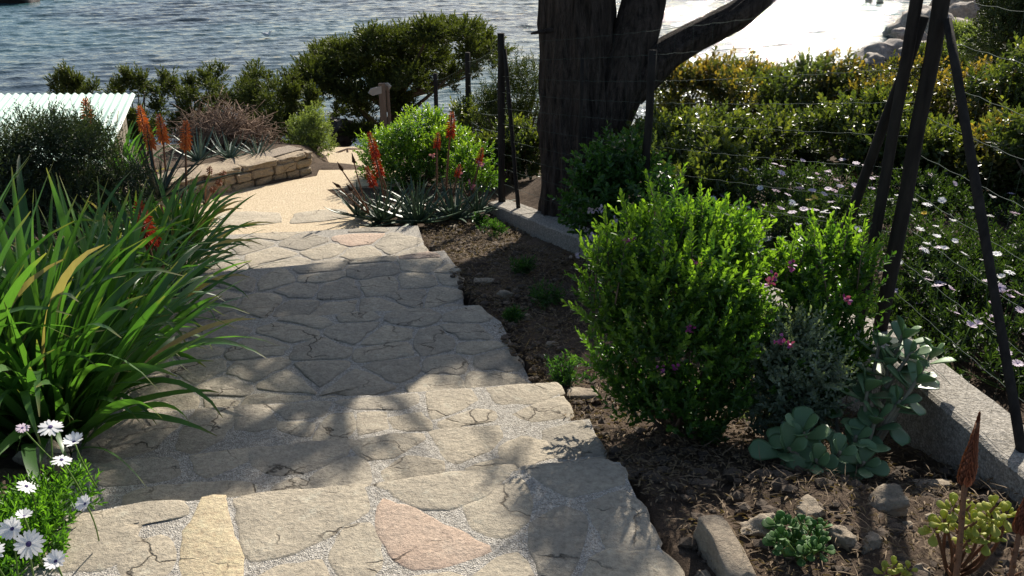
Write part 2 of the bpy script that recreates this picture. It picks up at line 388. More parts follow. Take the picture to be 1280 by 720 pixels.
def voronoi(P, size, seed, joint=.016, aniso=.8):
    r = random.Random(seed); xs = [p[0] for p in P]; ys = [p[1] for p in P]
    S = []; y = min(ys)-size; row = 0
    while y < max(ys)+size:
        x = min(xs)-size+(row % 2)*size*.5
        while x < max(xs)+size:
            S.append((x+r.uniform(-.36, .36)*size, y+r.uniform(-.36, .36)*size*aniso)); x += size*r.uniform(.8, 1.25)
        y += size*aniso; row += 1
    A = np.array(P); out = []
    for s in S:
        c = [(s[0]-size*1.6, s[1]-size*1.6), (s[0]+size*1.6, s[1]-size*1.6), (s[0]+size*1.6, s[1]+size*1.6), (s[0]-size*1.6, s[1]+size*1.6)]
        for q in S:
            if q is s or abs(q[0]-s[0]) > 3.3*size or abs(q[1]-s[1]) > 3.3*size: continue
            dx, dy = q[0]-s[0], q[1]-s[1]; L = math.hypot(dx, dy); nx_, ny_ = dx/L, dy/L
            j = joint*r.uniform(.5, 1.5)
            c = clip(c, nx_, ny_, s[0]*nx_+s[1]*ny_+L/2-j*.5)
            if len(c) < 3: break
        if len(c) < 3: continue
        out.append(c)
    return out
def clip_to(poly, P, inset):
    # cut a cell back to a (nearly convex) outline given left to right / ccw by pulling outside corners in
    o = []
    c = np.mean(P, 0)
    for q in poly:
        o.append(q)
    return o
steps = thing('stone_steps', (0, 2.2, -.2), kind='structure')
step_o = []
for i, (P, z) in enumerate(zip(SLABS, LV)):
    step_o.append(link('step', slab_mesh('step', P, z-.001, .26), steps, M['mortar'])); 
TR = {0: [
 ([(95, 646), (180, 631), (228, 627), (233, 645), (205, 654), (175, 654), (162, 670), (180, 674), (148, 700), (130, 708), (70, 712), (60, 680)], 'flag'),
 ([(180, 675), (200, 672), (212, 682), (215, 698), (208, 710), (198, 726), (165, 726), (152, 708), (155, 697)], 'flag'),
 ([(252, 625), (279, 624), (286, 655), (295, 685), (301, 720), (302, 750), (229, 750), (231, 685), (235, 667), (247, 645)], 'flag_yellow'),
 ([(299, 623), (365, 616), (450, 608), (457, 627), (453, 642), (430, 652), (415, 666), (360, 691), (318, 699), (306, 673)], 'flag'),
 ([(318, 728), (350, 708), (395, 703), (408, 722), (405, 745), (320, 745)], 'flag'),
 ([(414, 697), (434, 658), (463, 652), (470, 680), (477, 708), (453, 722), (430, 718)], 'flag'),
 ([(479, 626), (512, 635), (545, 652), (575, 667), (605, 680), (612, 690), (580, 700), (545, 706), (517, 706), (500, 695), (482, 675), (476, 655)], 'flag_pink'),
 ([(468, 603), (540, 596), (588, 590), (635, 580), (642, 586), (605, 615), (585, 626), (560, 633), (535, 634), (510, 624), (492, 613)], 'flag'),
 ([(582, 631), (605, 620), (650, 600), (658, 620), (660, 633), (652, 650), (630, 670), (612, 668), (595, 660), (590, 645)], 'flag'),
 ([(590, 722), (620, 700), (642, 693), (655, 705), (660, 725), (640, 748), (592, 748)], 'flag'),
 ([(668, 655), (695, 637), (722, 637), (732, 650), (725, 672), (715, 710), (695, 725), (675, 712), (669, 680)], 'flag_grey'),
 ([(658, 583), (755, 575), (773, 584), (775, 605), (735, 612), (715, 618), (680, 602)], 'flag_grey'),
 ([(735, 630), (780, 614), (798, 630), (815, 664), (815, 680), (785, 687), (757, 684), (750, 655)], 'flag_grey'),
 ([(732, 722), (745, 700), (765, 688), (785, 691), (822, 688), (842, 712), (850, 735), (735, 748)], 'flag'),
 ([(505, 724), (560, 717), (588, 726), (585, 752), (500, 752)], 'flag')],
 1: [
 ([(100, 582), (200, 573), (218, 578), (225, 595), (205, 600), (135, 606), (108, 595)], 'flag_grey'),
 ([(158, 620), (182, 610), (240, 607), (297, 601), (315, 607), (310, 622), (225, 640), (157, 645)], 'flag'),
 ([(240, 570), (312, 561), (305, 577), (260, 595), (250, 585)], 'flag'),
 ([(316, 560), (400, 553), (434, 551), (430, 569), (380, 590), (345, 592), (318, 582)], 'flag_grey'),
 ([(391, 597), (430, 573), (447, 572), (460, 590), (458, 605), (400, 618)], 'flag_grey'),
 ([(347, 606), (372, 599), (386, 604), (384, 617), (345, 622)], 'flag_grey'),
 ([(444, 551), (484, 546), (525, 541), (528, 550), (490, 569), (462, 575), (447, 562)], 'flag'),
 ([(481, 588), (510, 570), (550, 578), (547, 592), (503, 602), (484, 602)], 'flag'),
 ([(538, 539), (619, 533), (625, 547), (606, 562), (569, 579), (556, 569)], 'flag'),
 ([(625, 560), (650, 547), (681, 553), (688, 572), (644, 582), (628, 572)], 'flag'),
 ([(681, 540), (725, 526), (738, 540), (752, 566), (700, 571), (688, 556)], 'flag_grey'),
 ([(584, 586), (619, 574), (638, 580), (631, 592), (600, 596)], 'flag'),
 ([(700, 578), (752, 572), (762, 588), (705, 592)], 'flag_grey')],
 2: [
 ([(112, 526), (220, 516), (225, 527), (200, 550), (195, 560), (125, 578), (104, 572)], 'flag'),
 ([(245, 513), (290, 510), (290, 525), (275, 548), (240, 565), (222, 560), (235, 535)], 'flag'),
 ([(294, 509), (335, 506), (345, 532), (320, 538), (297, 535)], 'flag_grey'),
 ([(347, 527), (390, 530), (385, 545), (350, 538)], 'flag'),
 ([(395, 545), (409, 520), (440, 517), (441, 537), (430, 551), (400, 553)], 'flag'),
 ([(340, 507), (412, 501), (402, 520), (360, 523)], 'flag_grey'),
 ([(418, 501), (518, 492), (520, 503), (505, 510), (450, 511)], 'flag_grey'),
 ([(488, 522), (525, 517), (535, 525), (536, 538), (495, 535)], 'flag'),
 ([(448, 518), (482, 516), (484, 534), (450, 542)], 'flag'),
 ([(535, 491), (588, 486), (594, 500), (575, 510), (541, 523)], 'flag'),
 ([(553, 526), (594, 512), (619, 515), (615, 526), (556, 536)], 'flag'),
 ([(610, 485), (690, 478), (700, 490), (665, 503), (625, 503)], 'flag'),
 ([(640, 520), (670, 507), (702, 496), (711, 519), (669, 527)], 'flag')]}
def grow(P, k):
    c = np.mean(P, 0); return [tuple(np.array(p)+(np.array(p)-c)/np.linalg.norm(np.array(p)-c)*k) for p in P]
ns = 0
for lv, lst in TR.items():
    for P, mk in lst:
        ns += 1
        link('flagstone', flag_mesh(grow([xy(pz(x, y, LV[lv])) for x, y in P], .017), LV[lv], ns, h=.0012), step_o[lv], M[mk])
def shrink(P, k):
    c = np.mean(P, 0); return [tuple(c+(np.array(p)-c)*k) for p in P]
def resample_in(cell, P):
    # keep the part of a cell that lies inside the outline
    A = [np.array(c) for c in cell]; cen = np.mean(cell, 0)
    D = []
    for i in range(len(A)):
        for k in range(4): D.append(A[i]+(A[(i+1) % len(A)]-A[i])*k/4)
    D = np.array(D); ins = inpoly(P, D[:, 0], D[:, 1])
    if not inpoly(P, np.array([cen[0]]), np.array([cen[1]]))[0]: return None
    o = []
    for d, f in zip(D, ins):
        if f: o.append(tuple(d)); continue
        lo, hi = 0., 1.
        for _ in range(9):
            m = (lo+hi)/2; q = cen+(d-cen)*m
            if inpoly(P, q[:1], q[1:])[0]: lo = m
            else: hi = m
        o.append(tuple(cen+(d-cen)*lo))
    return o
def area(P): return abs(sum(P[i][0]*P[(i+1) % len(P)][1]-P[(i+1) % len(P)][0]*P[i][1] for i in range(len(P))))/2
for lv, size in ((0, .3), (3, .3), (4, .33), (5, .36)):
    base = SLABS[lv] if lv else [(-1.5, .25), (.98, .25), (.52, 1.72), (-1.35, 1.72)]
    for cell in voronoi(base, size, 40+lv, .024, .62):
        c = resample_in(cell, base)
        if not c or area(c) < .006: continue
        ns += 1; r = random.random()
        mk = 'flag_grey' if r < (.55 if lv else .3) else 'flag_pink' if r > .985 else 'flag'
        link('flagstone', flag_mesh(c, LV[lv], ns, h=.0045, amp=.016, step=.04), step_o[lv], M[mk])
# landing: sandy concrete, a row of flagstones beyond the last step
def land_mesh():
    n = len(LAND); bm = bmesh.new()
    a = [bm.verts.new((x, y, zl(y))) for x, y in LAND]; b = [bm.verts.new((x, y, zl(y)-.2)) for x, y in LAND]
    bm.faces.new(a)
    for i in range(n): bm.faces.new((a[i], b[i], b[(i+1) % n], a[(i+1) % n]))
    bmesh.ops.triangulate(bm, faces=[f for f in bm.faces if len(f.verts) > 4]); bmesh.ops.recalc_face_normals(bm, faces=bm.faces[:])
    me = bpy.data.meshes.new('landing'); bm.to_mesh(me); bm.free(); return me
land = setp(link('landing', land_mesh(), None, M['landing']), kind='structure')
for P in ([(262, 263), (312, 259), (350, 262), (352, 276), (300, 283), (258, 282)], [(368, 262), (400, 257), (432, 256), (440, 268), (400, 275), (362, 278)], [(200, 270), (252, 266), (250, 284), (200, 290)], [(440, 255), (462, 262), (470, 280), (446, 282)]):
    ns += 1; link('flagstone', flag_mesh([xy(pz(x, y, -.9)) for x, y in P], 0, ns, h=.005, zf=zl), land, M['flag'])
# lower stretch of the path beyond the landing, with its own steps
lowp = thing('lower_path', (-2.2, 12.5, -1.9), kind='structure')
for i, (y0, y1, z) in enumerate(((9.35, 10.2, -1.2), (10.2, 11.1, -1.45), (11.1, 12.1, -1.7), (12.1, 13.3, -1.95))):
    xl = -2.55-.1*i; P = line_pts((xl, y1), (xl+1.1, y1), 8, .03, 50+i)+[(xl+1.15, y0-.1), (xl-.02, y0-.1)]
    link('step', slab_mesh('step', P, z, .5), lowp, M['landing'])

# ------------------------------------------------------------------ leaf clouds
TMPL = {
 'oval': (np.array([(0, 0, 0), (.42, .32, .10), (.36, .72, .08), (0, 1, -.06), (-.36, .72, .08), (-.42, .32, .10)]), [(0, 1, 2, 3), (0, 3, 4, 5)]),
 'diamond': (np.array([(0, 0, 0), (.5, .45, .06), (0, 1, -.05), (-.5, .45, .06)]), [(0, 1, 2, 3)]),
}
def unit(v): return v/np.maximum(np.linalg.norm(v, axis=-1, keepdims=True), 1e-9)
def leaf_mesh(name, P, D, N, L, W, tint, tip, tmpl='oval'):
    T, F = TMPL[tmpl]; D = unit(D); S = unit(np.cross(D, N)); N2 = np.cross(S, D)
    V = P[:, None]+S[:, None]*(T[None, :, 0:1]*W[:, None, None])+D[:, None]*(T[None, :, 1:2]*L[:, None, None])+N2[:, None]*(T[None, :, 2:3]*L[:, None, None])
    k = len(T); Q = (np.arange(len(P))*k)[:, None, None]+np.array(F)[None]
    return fast_mesh(name, V.reshape(-1, 3), Q.reshape(-1, 4), {'tint': np.repeat(tint, k), 'tip': np.repeat(tip, k)})
def sprigs(B, D, L, n, ll, lw, tint, tipb, a0=72, a1=22, jit=.25, bend=0.):
    m = len(B); D = unit(D); ref = unit(rng.normal(size=(m, 3))); U = unit(np.cross(D, ref)); Vv = np.cross(D, U)
    tt = (np.arange(n)+.6)/n; t = tt[None, :, None]
    P = B[:, None]+D[:, None]*(L[:, None, None]*t)+np.array([0, 0, 1.])*(bend*L[:, None, None]*t*t)
    ph = (np.arange(n)*2.4)[None]+rng.uniform(0, 6.28, (m, 1))+rng.normal(0, .3, (m, n))
    rad = np.cos(ph)[..., None]*U[:, None]+np.sin(ph)[..., None]*Vv[:, None]
    an = np.radians(a0+(a1-a0)*tt)[None, :, None]+rng.normal(0, .15, (m, n, 1))
    ld = rad*np.sin(an)+D[:, None]*np.cos(an)+rng.normal(0, jit*.5, (m, n, 3)); nn = D[:, None]*np.sin(an)-rad*np.cos(an)
    nn = nn+rng.normal(0, jit, nn.shape)
    Ls = ll*(1-.35*t[..., 0]**2)*rng.uniform(.75, 1.2, (m, n)); Ws = lw*(1-.3*t[..., 0]**2)*rng.uniform(.8, 1.2, (m, n))
    ti = np.clip(tint[:, None]+rng.normal(0, .12, (m, n)), 0, 1); tp = np.clip(tipb[:, None]*(tt[None]**1.3), 0, 1)
    f = lambda a: a.reshape(-1, a.shape[-1]) if a.ndim == 3 else a.ravel()
    return f(P), f(ld), f(nn), f(Ls), f(Ws), f(ti), f(tp)
def lumps(c, r, k, size=(.38, .55), up=.0):
    d = unit(rng.normal(size=(k, 3))); q = rng.uniform(.25, .75, (k, 1))**.6
    C = np.array(c)+d*q*np.array(r)*np.array([1, 1, .85]); s = rng.uniform(*size, (k, 1))*np.array(r)
    return C, s
def lump_sprigs(C, S, n, L, upb=.5, outb=1., lo=-.35, shell=(.55, 1.), tall=0., ref_z=None):
    k = len(C); wts = (S[:, 0]*S[:, 2]); i = rng.choice(k, n, p=wts/wts.sum())
    d = unit(rng.normal(size=(n, 3))); d[:, 2] = np.where(d[:, 2] < lo, -d[:, 2], d[:, 2]); d = unit(d)
    B = C[i]+d*S[i]*rng.uniform(*shell, (n, 1)); D = unit(d*outb+np.array([0, 0, upb])+rng.normal(0, .25, (n, 3)))
    Ln = L*rng.uniform(.7, 1.35, n); lt = rng.uniform(0, 1, k)[i]
    tint = np.clip(lt*.5+rng.uniform(0, .6, n), 0, 1)
    z0, z1 = C[:, 2].min()-S[:, 2].max(), (C[:, 2]+S[:, 2]).max()
    hf = np.clip((B[:, 2]-z0)/max(1e-3, z1-z0), 0, 1)
    return B-D*Ln[:, None]*.35, D, Ln, tint, hf
M['bark'] = None
def stems(name, root, base, C, n, r0, mat, seg=5, spread=.05):
    g = Geo(); b = Vector(base)
    for i in rng.choice(len(C), min(n, len(C)), replace=False):
        e = Vector(C[i]); s = b+Vector((random.uniform(-spread, spread), random.uniform(-spread, spread), -.03))
        mid = s.lerp(e, .5)+Vector((random.uniform(-.1, .1)*(e-s).length, random.uniform(-.1, .1)*(e-s).length, -.12*(e-s).length*random.random()))
        g.tube(bez(s, mid, e, 7), [r0*(1-.75*k/6) for k in range(7)], seg)
    return link(name, g.mesh(name), root, mat)
def shrub(name, label, cat, c, r, mat, n=300, L=.12, per=10, ll=.035, lw=.014, k=14, tmpl='oval', upb=.5, a0=72, a1=22, size=(.38, .55), tips=1., tipfrac=.5, group=None, lo=-.35, jit=.25, base=None, stem_r=None, stem_mat=None, shell=(.5, 1.), bend=0., lobes=None):
    c = Vector(c); b = Vector(base) if base is not None else Vector((c.x, c.y, zg(c.x, c.y)))
    root = thing(name, b, label, cat, group)
    C, S = lumps(c, r, k, size)
    if lobes:
        C = np.array([pd(x_, y_, d_) for x_, y_, d_, _ in lobes]); S = np.array([(q_, q_, q_*1.05) for *_, q_ in lobes])
    C[:, 2] = np.maximum(C[:, 2], b.z+.03)
    B, D, Ln, ti, hf = lump_sprigs(C, S, n, L, upb, lo=lo, shell=shell)
    B[:, 2] = np.maximum(B[:, 2], b.z+.01)
    tb = np.where(rng.uniform(0, 1, n) < tipfrac, tips*np.clip(hf*hf*1.5, 0, 1), tips*.1)  # young-tip colour also fades downward, painting shade into the lower foliage
    setp(link('foliage', leaf_mesh('foliage', *sprigs(B, D, Ln, per, ll, lw, ti, tb, a0, a1, jit, bend), tmpl), root, mat), kind='stuff')
    stems('stem', root, b, C, max(6, k//2), stem_r or .012+.012*max(r), stem_mat or M['twig'])
    root['_c'] = 0; del root['_c']
    return root, C, S
M['twig'] = m_plain('twig_bark', (.10, .075, .055), (.17, .13, .095), 40, .9, .6)
M['cypress_bark'] = m_plain('cypress_bark', (.02, .016, .013), (.13, .1, .083), 11, .95, 1., .05, scl=(3, 3, .35), spec=.15)
M['myrtle'] = m_leaf('milkwort_leaf', (.022, .062, .014), (.05, .12, .024), (.19, .31, .035), .42, .38, .95)
M['silver'] = m_leaf('silvery_leaf', (.08, .11, .07), (.19, .23, .16), (.27, .32, .2), .25, .35, .6)
M['vine'] = m_leaf('vine_leaf', (.018, .05, .015), (.045, .11, .028), (.09, .19, .03), .4, .35, .7)
M['hedge'] = m_leaf('lentisk_leaf', (.03, .042, .016), (.085, .1, .028), (.32, .2, .05), .36, .38, .9)
M['hedge_green'] = m_leaf('lentisk_leaf_green', (.028, .045, .016), (.075, .1, .028), (.17, .18, .04), .36, .4, .9)
M['juniper'] = m_leaf('juniper_leaf', (.022, .036, .012), (.07, .088, .024), (.115, .13, .035), .22, .6, .8, spec=.2)
M['cypress'] = m_leaf('cypress_leaf', (.02, .034, .014), (.05, .07, .025), (.08, .1, .03), .12, .6, .7, spec=.2)
M['round'] = m_leaf('round_bush_leaf', (.032, .088, .014), (.085, .175, .022), (.26, .36, .045), .42, .3, .9, spec=.55)
M['rosemary'] = m_leaf('dark_shrub_leaf', (.018, .03, .016), (.05, .07, .035), (.07, .09, .04), .2, .5, .6)
M['olive'] = m_leaf('pale_shrub_leaf', (.07, .1, .04), (.16, .2, .08), (.24, .27, .11), .35, .45, .8)
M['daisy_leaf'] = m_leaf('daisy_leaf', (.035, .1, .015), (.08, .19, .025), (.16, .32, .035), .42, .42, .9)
M['daisy_dark'] = m_leaf('shaded_daisy_leaf', (.013, .027, .009), (.03, .055, .015), (.06, .095, .026), .32, .5, .7)  # darker daisy leaf: shade over the patch behind the fence put into its colour
M['dry'] = m_plain('dry_twig', (.16, .105, .075), (.27, .19, .14), 30, .9, .3)

# ------------------------------------------------------------------ the big cypress behind the fence
def ridged_tube(pts, rads, seg, rings, furrow, seed, flare=None):
    pts = [np.array(p) for p in pts]; tk = np.linspace(0, 1, len(pts)); tt = np.linspace(0, 1, rings)
    Pc = np.stack([np.interp(tt, tk, [p[a] for p in pts]) for a in range(3)], 1)
    for _ in range(6): Pc[1:-1] = (Pc[:-2]+Pc[1:-1]*2+Pc[2:])/4
    rr = np.interp(tt, tk, rads); T = unit(np.gradient(Pc, axis=0)); ref = np.array([1., .05, .02])
    V = np.zeros((rings, seg, 3)); s = np.concatenate([[0], np.cumsum(np.linalg.norm(np.diff(Pc, axis=0), axis=1))])
    th = np.linspace(0, 2*np.pi, seg, endpoint=False)
    for i in range(rings):
        u = unit(ref-T[i]*ref.dot(T[i])); v = np.cross(T[i], u)
        q = np.stack([np.cos(th)*rr[i]*9+seed, np.sin(th)*rr[i]*9, np.full(seg, s[i]*1.5)], 1)
        q2 = np.stack([np.cos(th)*rr[i]*24+seed, np.sin(th)*rr[i]*24, np.full(seg, s[i]*3.2)], 1)
        lob = np.stack([np.cos(th)*1.1+seed, np.sin(th)*1.1, np.full(seg, s[i]*.5)], 1)
        k = rr[i]*(1+.13*fbm(lob, 2))-furrow*np.abs(vn(q))**.7*1.3-furrow*.55*np.abs(fbm(q2, 2))
        if flare: k = k*(1+flare*np.exp(-s[i]*4.5)*(1+.5*np.cos(th*5+seed)))
        V[i] = Pc[i]+k[:, None]*(np.cos(th)[:, None]*u+np.sin(th)[:, None]*v)
    idx = np.arange(rings*seg).reshape(rings, seg)
    Q = np.stack([idx[:-1], np.roll(idx, -1, 1)[:-1], np.roll(idx, -1, 1)[1:], idx[1:]], -1).reshape(-1, 4)
    return fast_mesh('bark', V.reshape(-1, 3), Q)
tb = pd(728, 285, 6.75)
tree = thing('cypress_tree', (tb.x, tb.y, zg(tb.x, tb.y)), 'huge dark cypress with thick furrowed trunk standing behind the wire fence', 'tree')
trunk = link('trunk', ridged_tube([pd(727, 315, 6.75), pd(727, 240, 6.75), pd(724, 150, 6.8), pd(722, 50, 6.86), pd(722, -50, 6.9), pd(730, -160, 7.0), pd(742, -300, 7.15), (.85, 7.8, 2.95), (1.15, 8.5, 3.4)], [.35, .34, .335, .33, .325, .27, .2, .11, .03], 170, 150, .045, 3, .14), tree, M['cypress_bark'])
limb_a = [pd(736, 250, 6.75), pd(750, 185, 6.72), pd(774, 118, 6.72), pd(793, 52, 6.78), pd(810, -15, 6.9), pd(828, -110, 7.2), pd(846, -230, 7.6), (1.6, 8.2, 2.6), (1.7, 8.8, 3.0)]
limb_b = [pd(785, 112, 6.72), pd(830, 70, 6.72), pd(880, 42, 6.75), pd(925, 18, 6.8), pd(966, -14, 6.9), pd(1010, -65, 7.1), pd(1050, -130, 7.4), pd(1080, -210, 7.8), (3.2, 8.4, 2.5), (3.3, 9.0, 2.9)]
link('limb', ridged_tube(limb_a, [.14, .17, .185, .175, .165, .14, .1, .06, .02], 90, 70, .02, 11), tree, M['cypress_bark'])
link('limb', ridged_tube(limb_b, [.16, .14, .125, .118, .112, .1, .08, .06, .04, .015], 80, 80, .016, 23), tree, M['cypress_bark'])
link('branch_stub', Geo().tube([pd(690, 38, 6.55), pd(674, 40, 6.45), pd(664, 42, 6.4)], [.02, .014, .007]).mesh('branch_stub'), tree, M['cypress_bark'])
# crown: clumps of foliage above the frame; where they stand is read back from the shade they throw on steps and beds
def up(x, y, z, h):
    k = (h-z)/SUN.z; return Vector((x+SUN.x*k, y+SUN.y*k, h))
targ = []
def shade(poly, z, n, s):
    W = [xy(pz(x, y, z)) for x, y in poly]; a = np.array(W); got = 0
    while got < n:
        x, y = rng.uniform(a.min(0), a.max(0))
        if inpoly(W, np.array([x]), np.array([y]))[0]:
            targ.append((x, y, z, s)); got += 1
shade([(120, 302), (515, 294), (548, 320), (645, 440), (655, 466), (400, 486), (180, 500), (60, 420)], -.55, 62, .33)
shade([(110, 525), (400, 500), (420, 560), (440, 600), (130, 630)], -.2, 26, .19)
shade([(560, 330), (620, 300), (720, 400), (800, 520), (690, 470)], -.5, 14, .28)
shade([(590, 562), (690, 556), (690, 590), (600, 600)], -.08, 3, .13)
shade([(690, 592), (790, 600), (840, 720), (670, 725), (680, 660)], 0, 7, .13)
shade([(-60, 330), (120, 300), (160, 420), (60, 500), (-80, 480)], -.1, 12, .28)
CC = []; CS = []
for x, y, z, s in targ:
    h = rng.uniform(2.35, 3.9); c = up(x, y, z, h)
    CC.append(c); CS.append((s, s, s*.75))
CC = np.array(CC); CS = np.array(CS)
B, D, Ln, ti, hf = lump_sprigs(CC, CS, 7200, .15, .3, lo=-1, shell=(.05, 1.))
crown = setp(link('crown', leaf_mesh('crown', *sprigs(B, D, Ln, 9, .085, .03, ti, hf*.8, 50, 15, .3), 'diamond'), tree, M['cypress']), kind='stuff')
g = Geo(); ends = [pd(742, -300, 7.15), pd(846, -230, 7.6), pd(1080, -210, 7.8), Vector((.85, 7.8, 2.95)), Vector((1.15, 8.5, 3.4)), Vector((1.7, 8.8, 3.0))]
for i in range(0, len(CC), 3):
    e = Vector(CC[i]); s = min(ends, key=lambda q: (q-e).length); m = s.lerp(e, .55)+Vector((random.gauss(0, .18), random.gauss(0, .18), random.gauss(0, .12)))
    if m.z < .9+.02: m.z = 1.4
    g.tube(bez(s, m, e, 6), [.02, .016, .012, .009, .006, .003], 6)
link('branches', g.mesh('branches'), tree, M['cypress_bark'])

# ------------------------------------------------------------------ low concrete wall, fence
M['post'] = m_plain('weathered_post', (.016, .014, .013), (.038, .033, .029), 30, .9, .5, .006, scl=(1, 1, .2), spec=.1)
M['wire'] = m_plain('green_coated_wire', (.035, .06, .048), (.06, .09, .072), 30, .85, .1, spec=.5)
lw = thing('low_wall', (1.45, 3.3, zg(1.3, 3.3)), 'low grey concrete wall under the wire fence beside the planting bed', 'wall')
def wall_block(a, b, za, zb, th, dep, seed):
    a = Vector((*a, 0)); b = Vector((*b, 0)); d = (b-a); L = d.length; d.normalize(); n = Vector((-d.y, d.x, 0))
    bm = bmesh.new(); nx_ = max(2, int(L/.07)); prof = [(-th/2, -dep), (-th/2, -dep*.5), (-th/2, -.012), (-th/2+.012, 0), (0, .003), (th/2-.012, 0), (th/2, -.012), (th/2, -dep)]
    rows = []
    for i in range(nx_+1):
        t_ = i/nx_; c = a+d*(L*t_); z = za+(zb-za)*t_; r = []
        for (o, h) in prof:
            j = Vector((float(vn(np.array([c.x*9+seed, h*20, o*9]))), float(vn(np.array([c.y*9, h*20+seed, o*9]))), float(vn(np.array([c.x*11, c.y*11, o*30+seed])))))*.006
            r.append(bm.verts.new(c+n*o+Vector((0, 0, z+h))+j))
        rows.append(r)
    for i in range(nx_):
        for k in range(len(prof)-1): bm.faces.new((rows[i][k], rows[i][k+1], rows[i+1][k+1], rows[i+1][k]))
    bm.faces.new(rows[0]); bm.faces.new(rows[-1][::-1]); bmesh.ops.recalc_face_normals(bm, faces=bm.faces[:])
    me = bpy.data.meshes.new('wall_block'); bm.to_mesh(me); bm.free(); return me
def wtop(y): return float(np.interp(y, [.2, 2.2, 3.3, 5.76, 7.4], [.06, .01, -.06, -.56, -.86]))
cuts = [(.2, .9), (.9, 2.02), (2.035, 3.3), (3.31, 4.5), (4.51, 5.7), (5.71, 6.7), (6.71, 7.4)]
for i, (y0, y1) in enumerate(cuts):
    bl = link('wall_block', wall_block((float(wall_x(y0))+.08, y0), (float(wall_x(y1))+.08, y1), wtop(y0), wtop(y1), .21, .42, i*7), lw, M['concrete'])
# rough mortar lump on the broken end of the near block
fence = thing('wire_fence', (1.5, 3.3, -.06), 'wire mesh fence on dark posts with a braced corner, standing on the low wall', 'fence')
def fpost(base, top, r, seg=8):
    base = Vector(base); top = Vector(top); n = 8; pts = []; rr = []
    for i in range(n):
        t_ = i/(n-1); pts.append(base.lerp(top, t_)+Vector((random.uniform(-1, 1), random.uniform(-1, 1), 0))*r*.12); rr.append(r*random.uniform(.93, 1.07))
    return Geo().tube(pts, rr, seg).mesh('post')
cor = Vector((float(wall_x(3.3))+.08, 3.3, wtop(3.3)))
FP = {}
def at(y): return Vector((float(wall_x(y))+.08, y, wtop(y)))
for nm, b, h, r in (('c', cor, 1.62, .029), ('c2', cor+Vector((-.075, .03, 0)), 1.62, .022), ('m1', at(5.12), 1.22, .024), ('m2', at(5.95), 1.2, .013), ('e', at(7.32), 1.42, .032)):
    FP[nm] = b; link('post', fpost(b-Vector((0, 0, .15)), b+Vector((0, 0, h)), r), fence, M['post'])
for b, tp, r in ((at(3.68)-Vector((0, 0, .1)), cor+Vector((-.03, .05, 1.25)), .021), (at(2.28)+Vector((-.02, 0, -.1)), cor+Vector((.01, -.05, 1.25)), .017), (at(6.95)-Vector((0, 0, .1)), at(7.3)+Vector((.02, -.03, 1.3)), .017)):
    link('brace', fpost(b, tp, r, 8), fence, M['post'])
far1 = Vector((-.55, 11.2, zg(-.55, 11.2))); far2 = Vector((-1.25, 14.6, zg(-1.25, 14.6)))
for b, h in ((far1, 1.45), (far2, 1.45)): link('post', fpost(b-Vector((0, 0, .2)), b+Vector((0, 0, h)), .035), fence, M['post'])
def wire_panel(a, b, h, nh, sag, rad, vs=.16, seed=0):
    g = Geo(); a = Vector(a); b = Vector(b); L = (b-a).length; n = max(6, int(L/vs)); r = random.Random(seed)
    def pt(t_, k): 
        p = a.lerp(b, t_); hz = .04+h*k/(nh-1); s = -sag*4*t_*(1-t_)*(.75+.25*math.sin(k*1.7+seed))
        return p+Vector((math.sin(t_*5+k*.8+seed)*.006, 0, hz+s))
    for k in range(nh):
        pts = []
        for i in range(n*4+1):
            q = pt(i/(n*4), k); q.z += .003*(1 if i % 4 == 0 else -.6 if i % 4 == 2 else 0); pts.append(q)
        g.tube(pts, rad, 4)
    for i in range(n+1):
        g.tube([pt(i/n, k) for k in range(nh)], rad*.35, 3)
    return g.mesh('wire_mesh')
link('wire_mesh', wire_panel(cor, at(7.32), 1.3, 11, .05, .0009, .17, 1), fence, M['wire'])
link('wire_mesh', wire_panel(cor+Vector((.02, 0, 0)), at(.3), 1.42, 11, .05, .00095, .15, 2), fence, M['wire'])
link('wire_mesh', wire_panel(at(7.32), far1, 1.3, 10, .06, .0022, .2, 3), fence, M['wire'])
link('wire_mesh', wire_panel(far1, far2, 1.3, 10, .06, .0022, .2, 4), fence, M['wire'])

# ------------------------------------------------------------------ rocks
def rock_mesh(name, s, seed, cuts=15, sub=4, rough=.17):
    bm = bmesh.new(); bmesh.ops.create_icosphere(bm, subdivisions=sub, radius=1); r = random.Random(seed)
    pl = []
    for _ in range(cuts):
        n = Vector((r.gauss(0, 1), r.gauss(0, 1), r.gauss(0, .8))).normalized(); pl.append((n, r.uniform(.42, .74)))
    for v in bm.verts:
        p = v.co.copy()
        for n, d in pl:
            e = p.dot(n)-d
            if e > 0: p -= n*e*.98
        q = np.array(p)*2.1+seed*3.7
        p += v.normal*float(fbm(q, 3))*rough
        v.co = Vector((p.x*s[0], p.y*s[1], p.z*s[2]))
    for f in bm.faces: f.smooth = sub > 2
    me = bpy.data.meshes.new(name); bm.to_mesh(me); bm.free(); return me
def block_mesh(name, s, seed):
    bm = bmesh.new(); bmesh.ops.create_cube(bm, size=2); bmesh.ops.bevel(bm, geom=bm.edges[:], offset=.16, segments=1, affect='EDGES')
    bmesh.ops.subdivide_edges(bm, edges=bm.edges[:], cuts=2, use_grid_fill=True)
    for v in bm.verts:
        q = np.array(v.co)*1.7+seed*4.1; n = np.array([float(fbm(q, 3)), float(fbm(q+31, 3)), float(fbm(q+67, 3))])
        p = v.co+Vector(n)*.13; v.co = Vector((p.x*s[0], p.y*s[1], p.z*s[2]))
    me = bpy.data.meshes.new(name); bm.to_mesh(me); bm.free()
    me.polygons.foreach_set('use_smooth', [True]*len(me.polygons)); return me
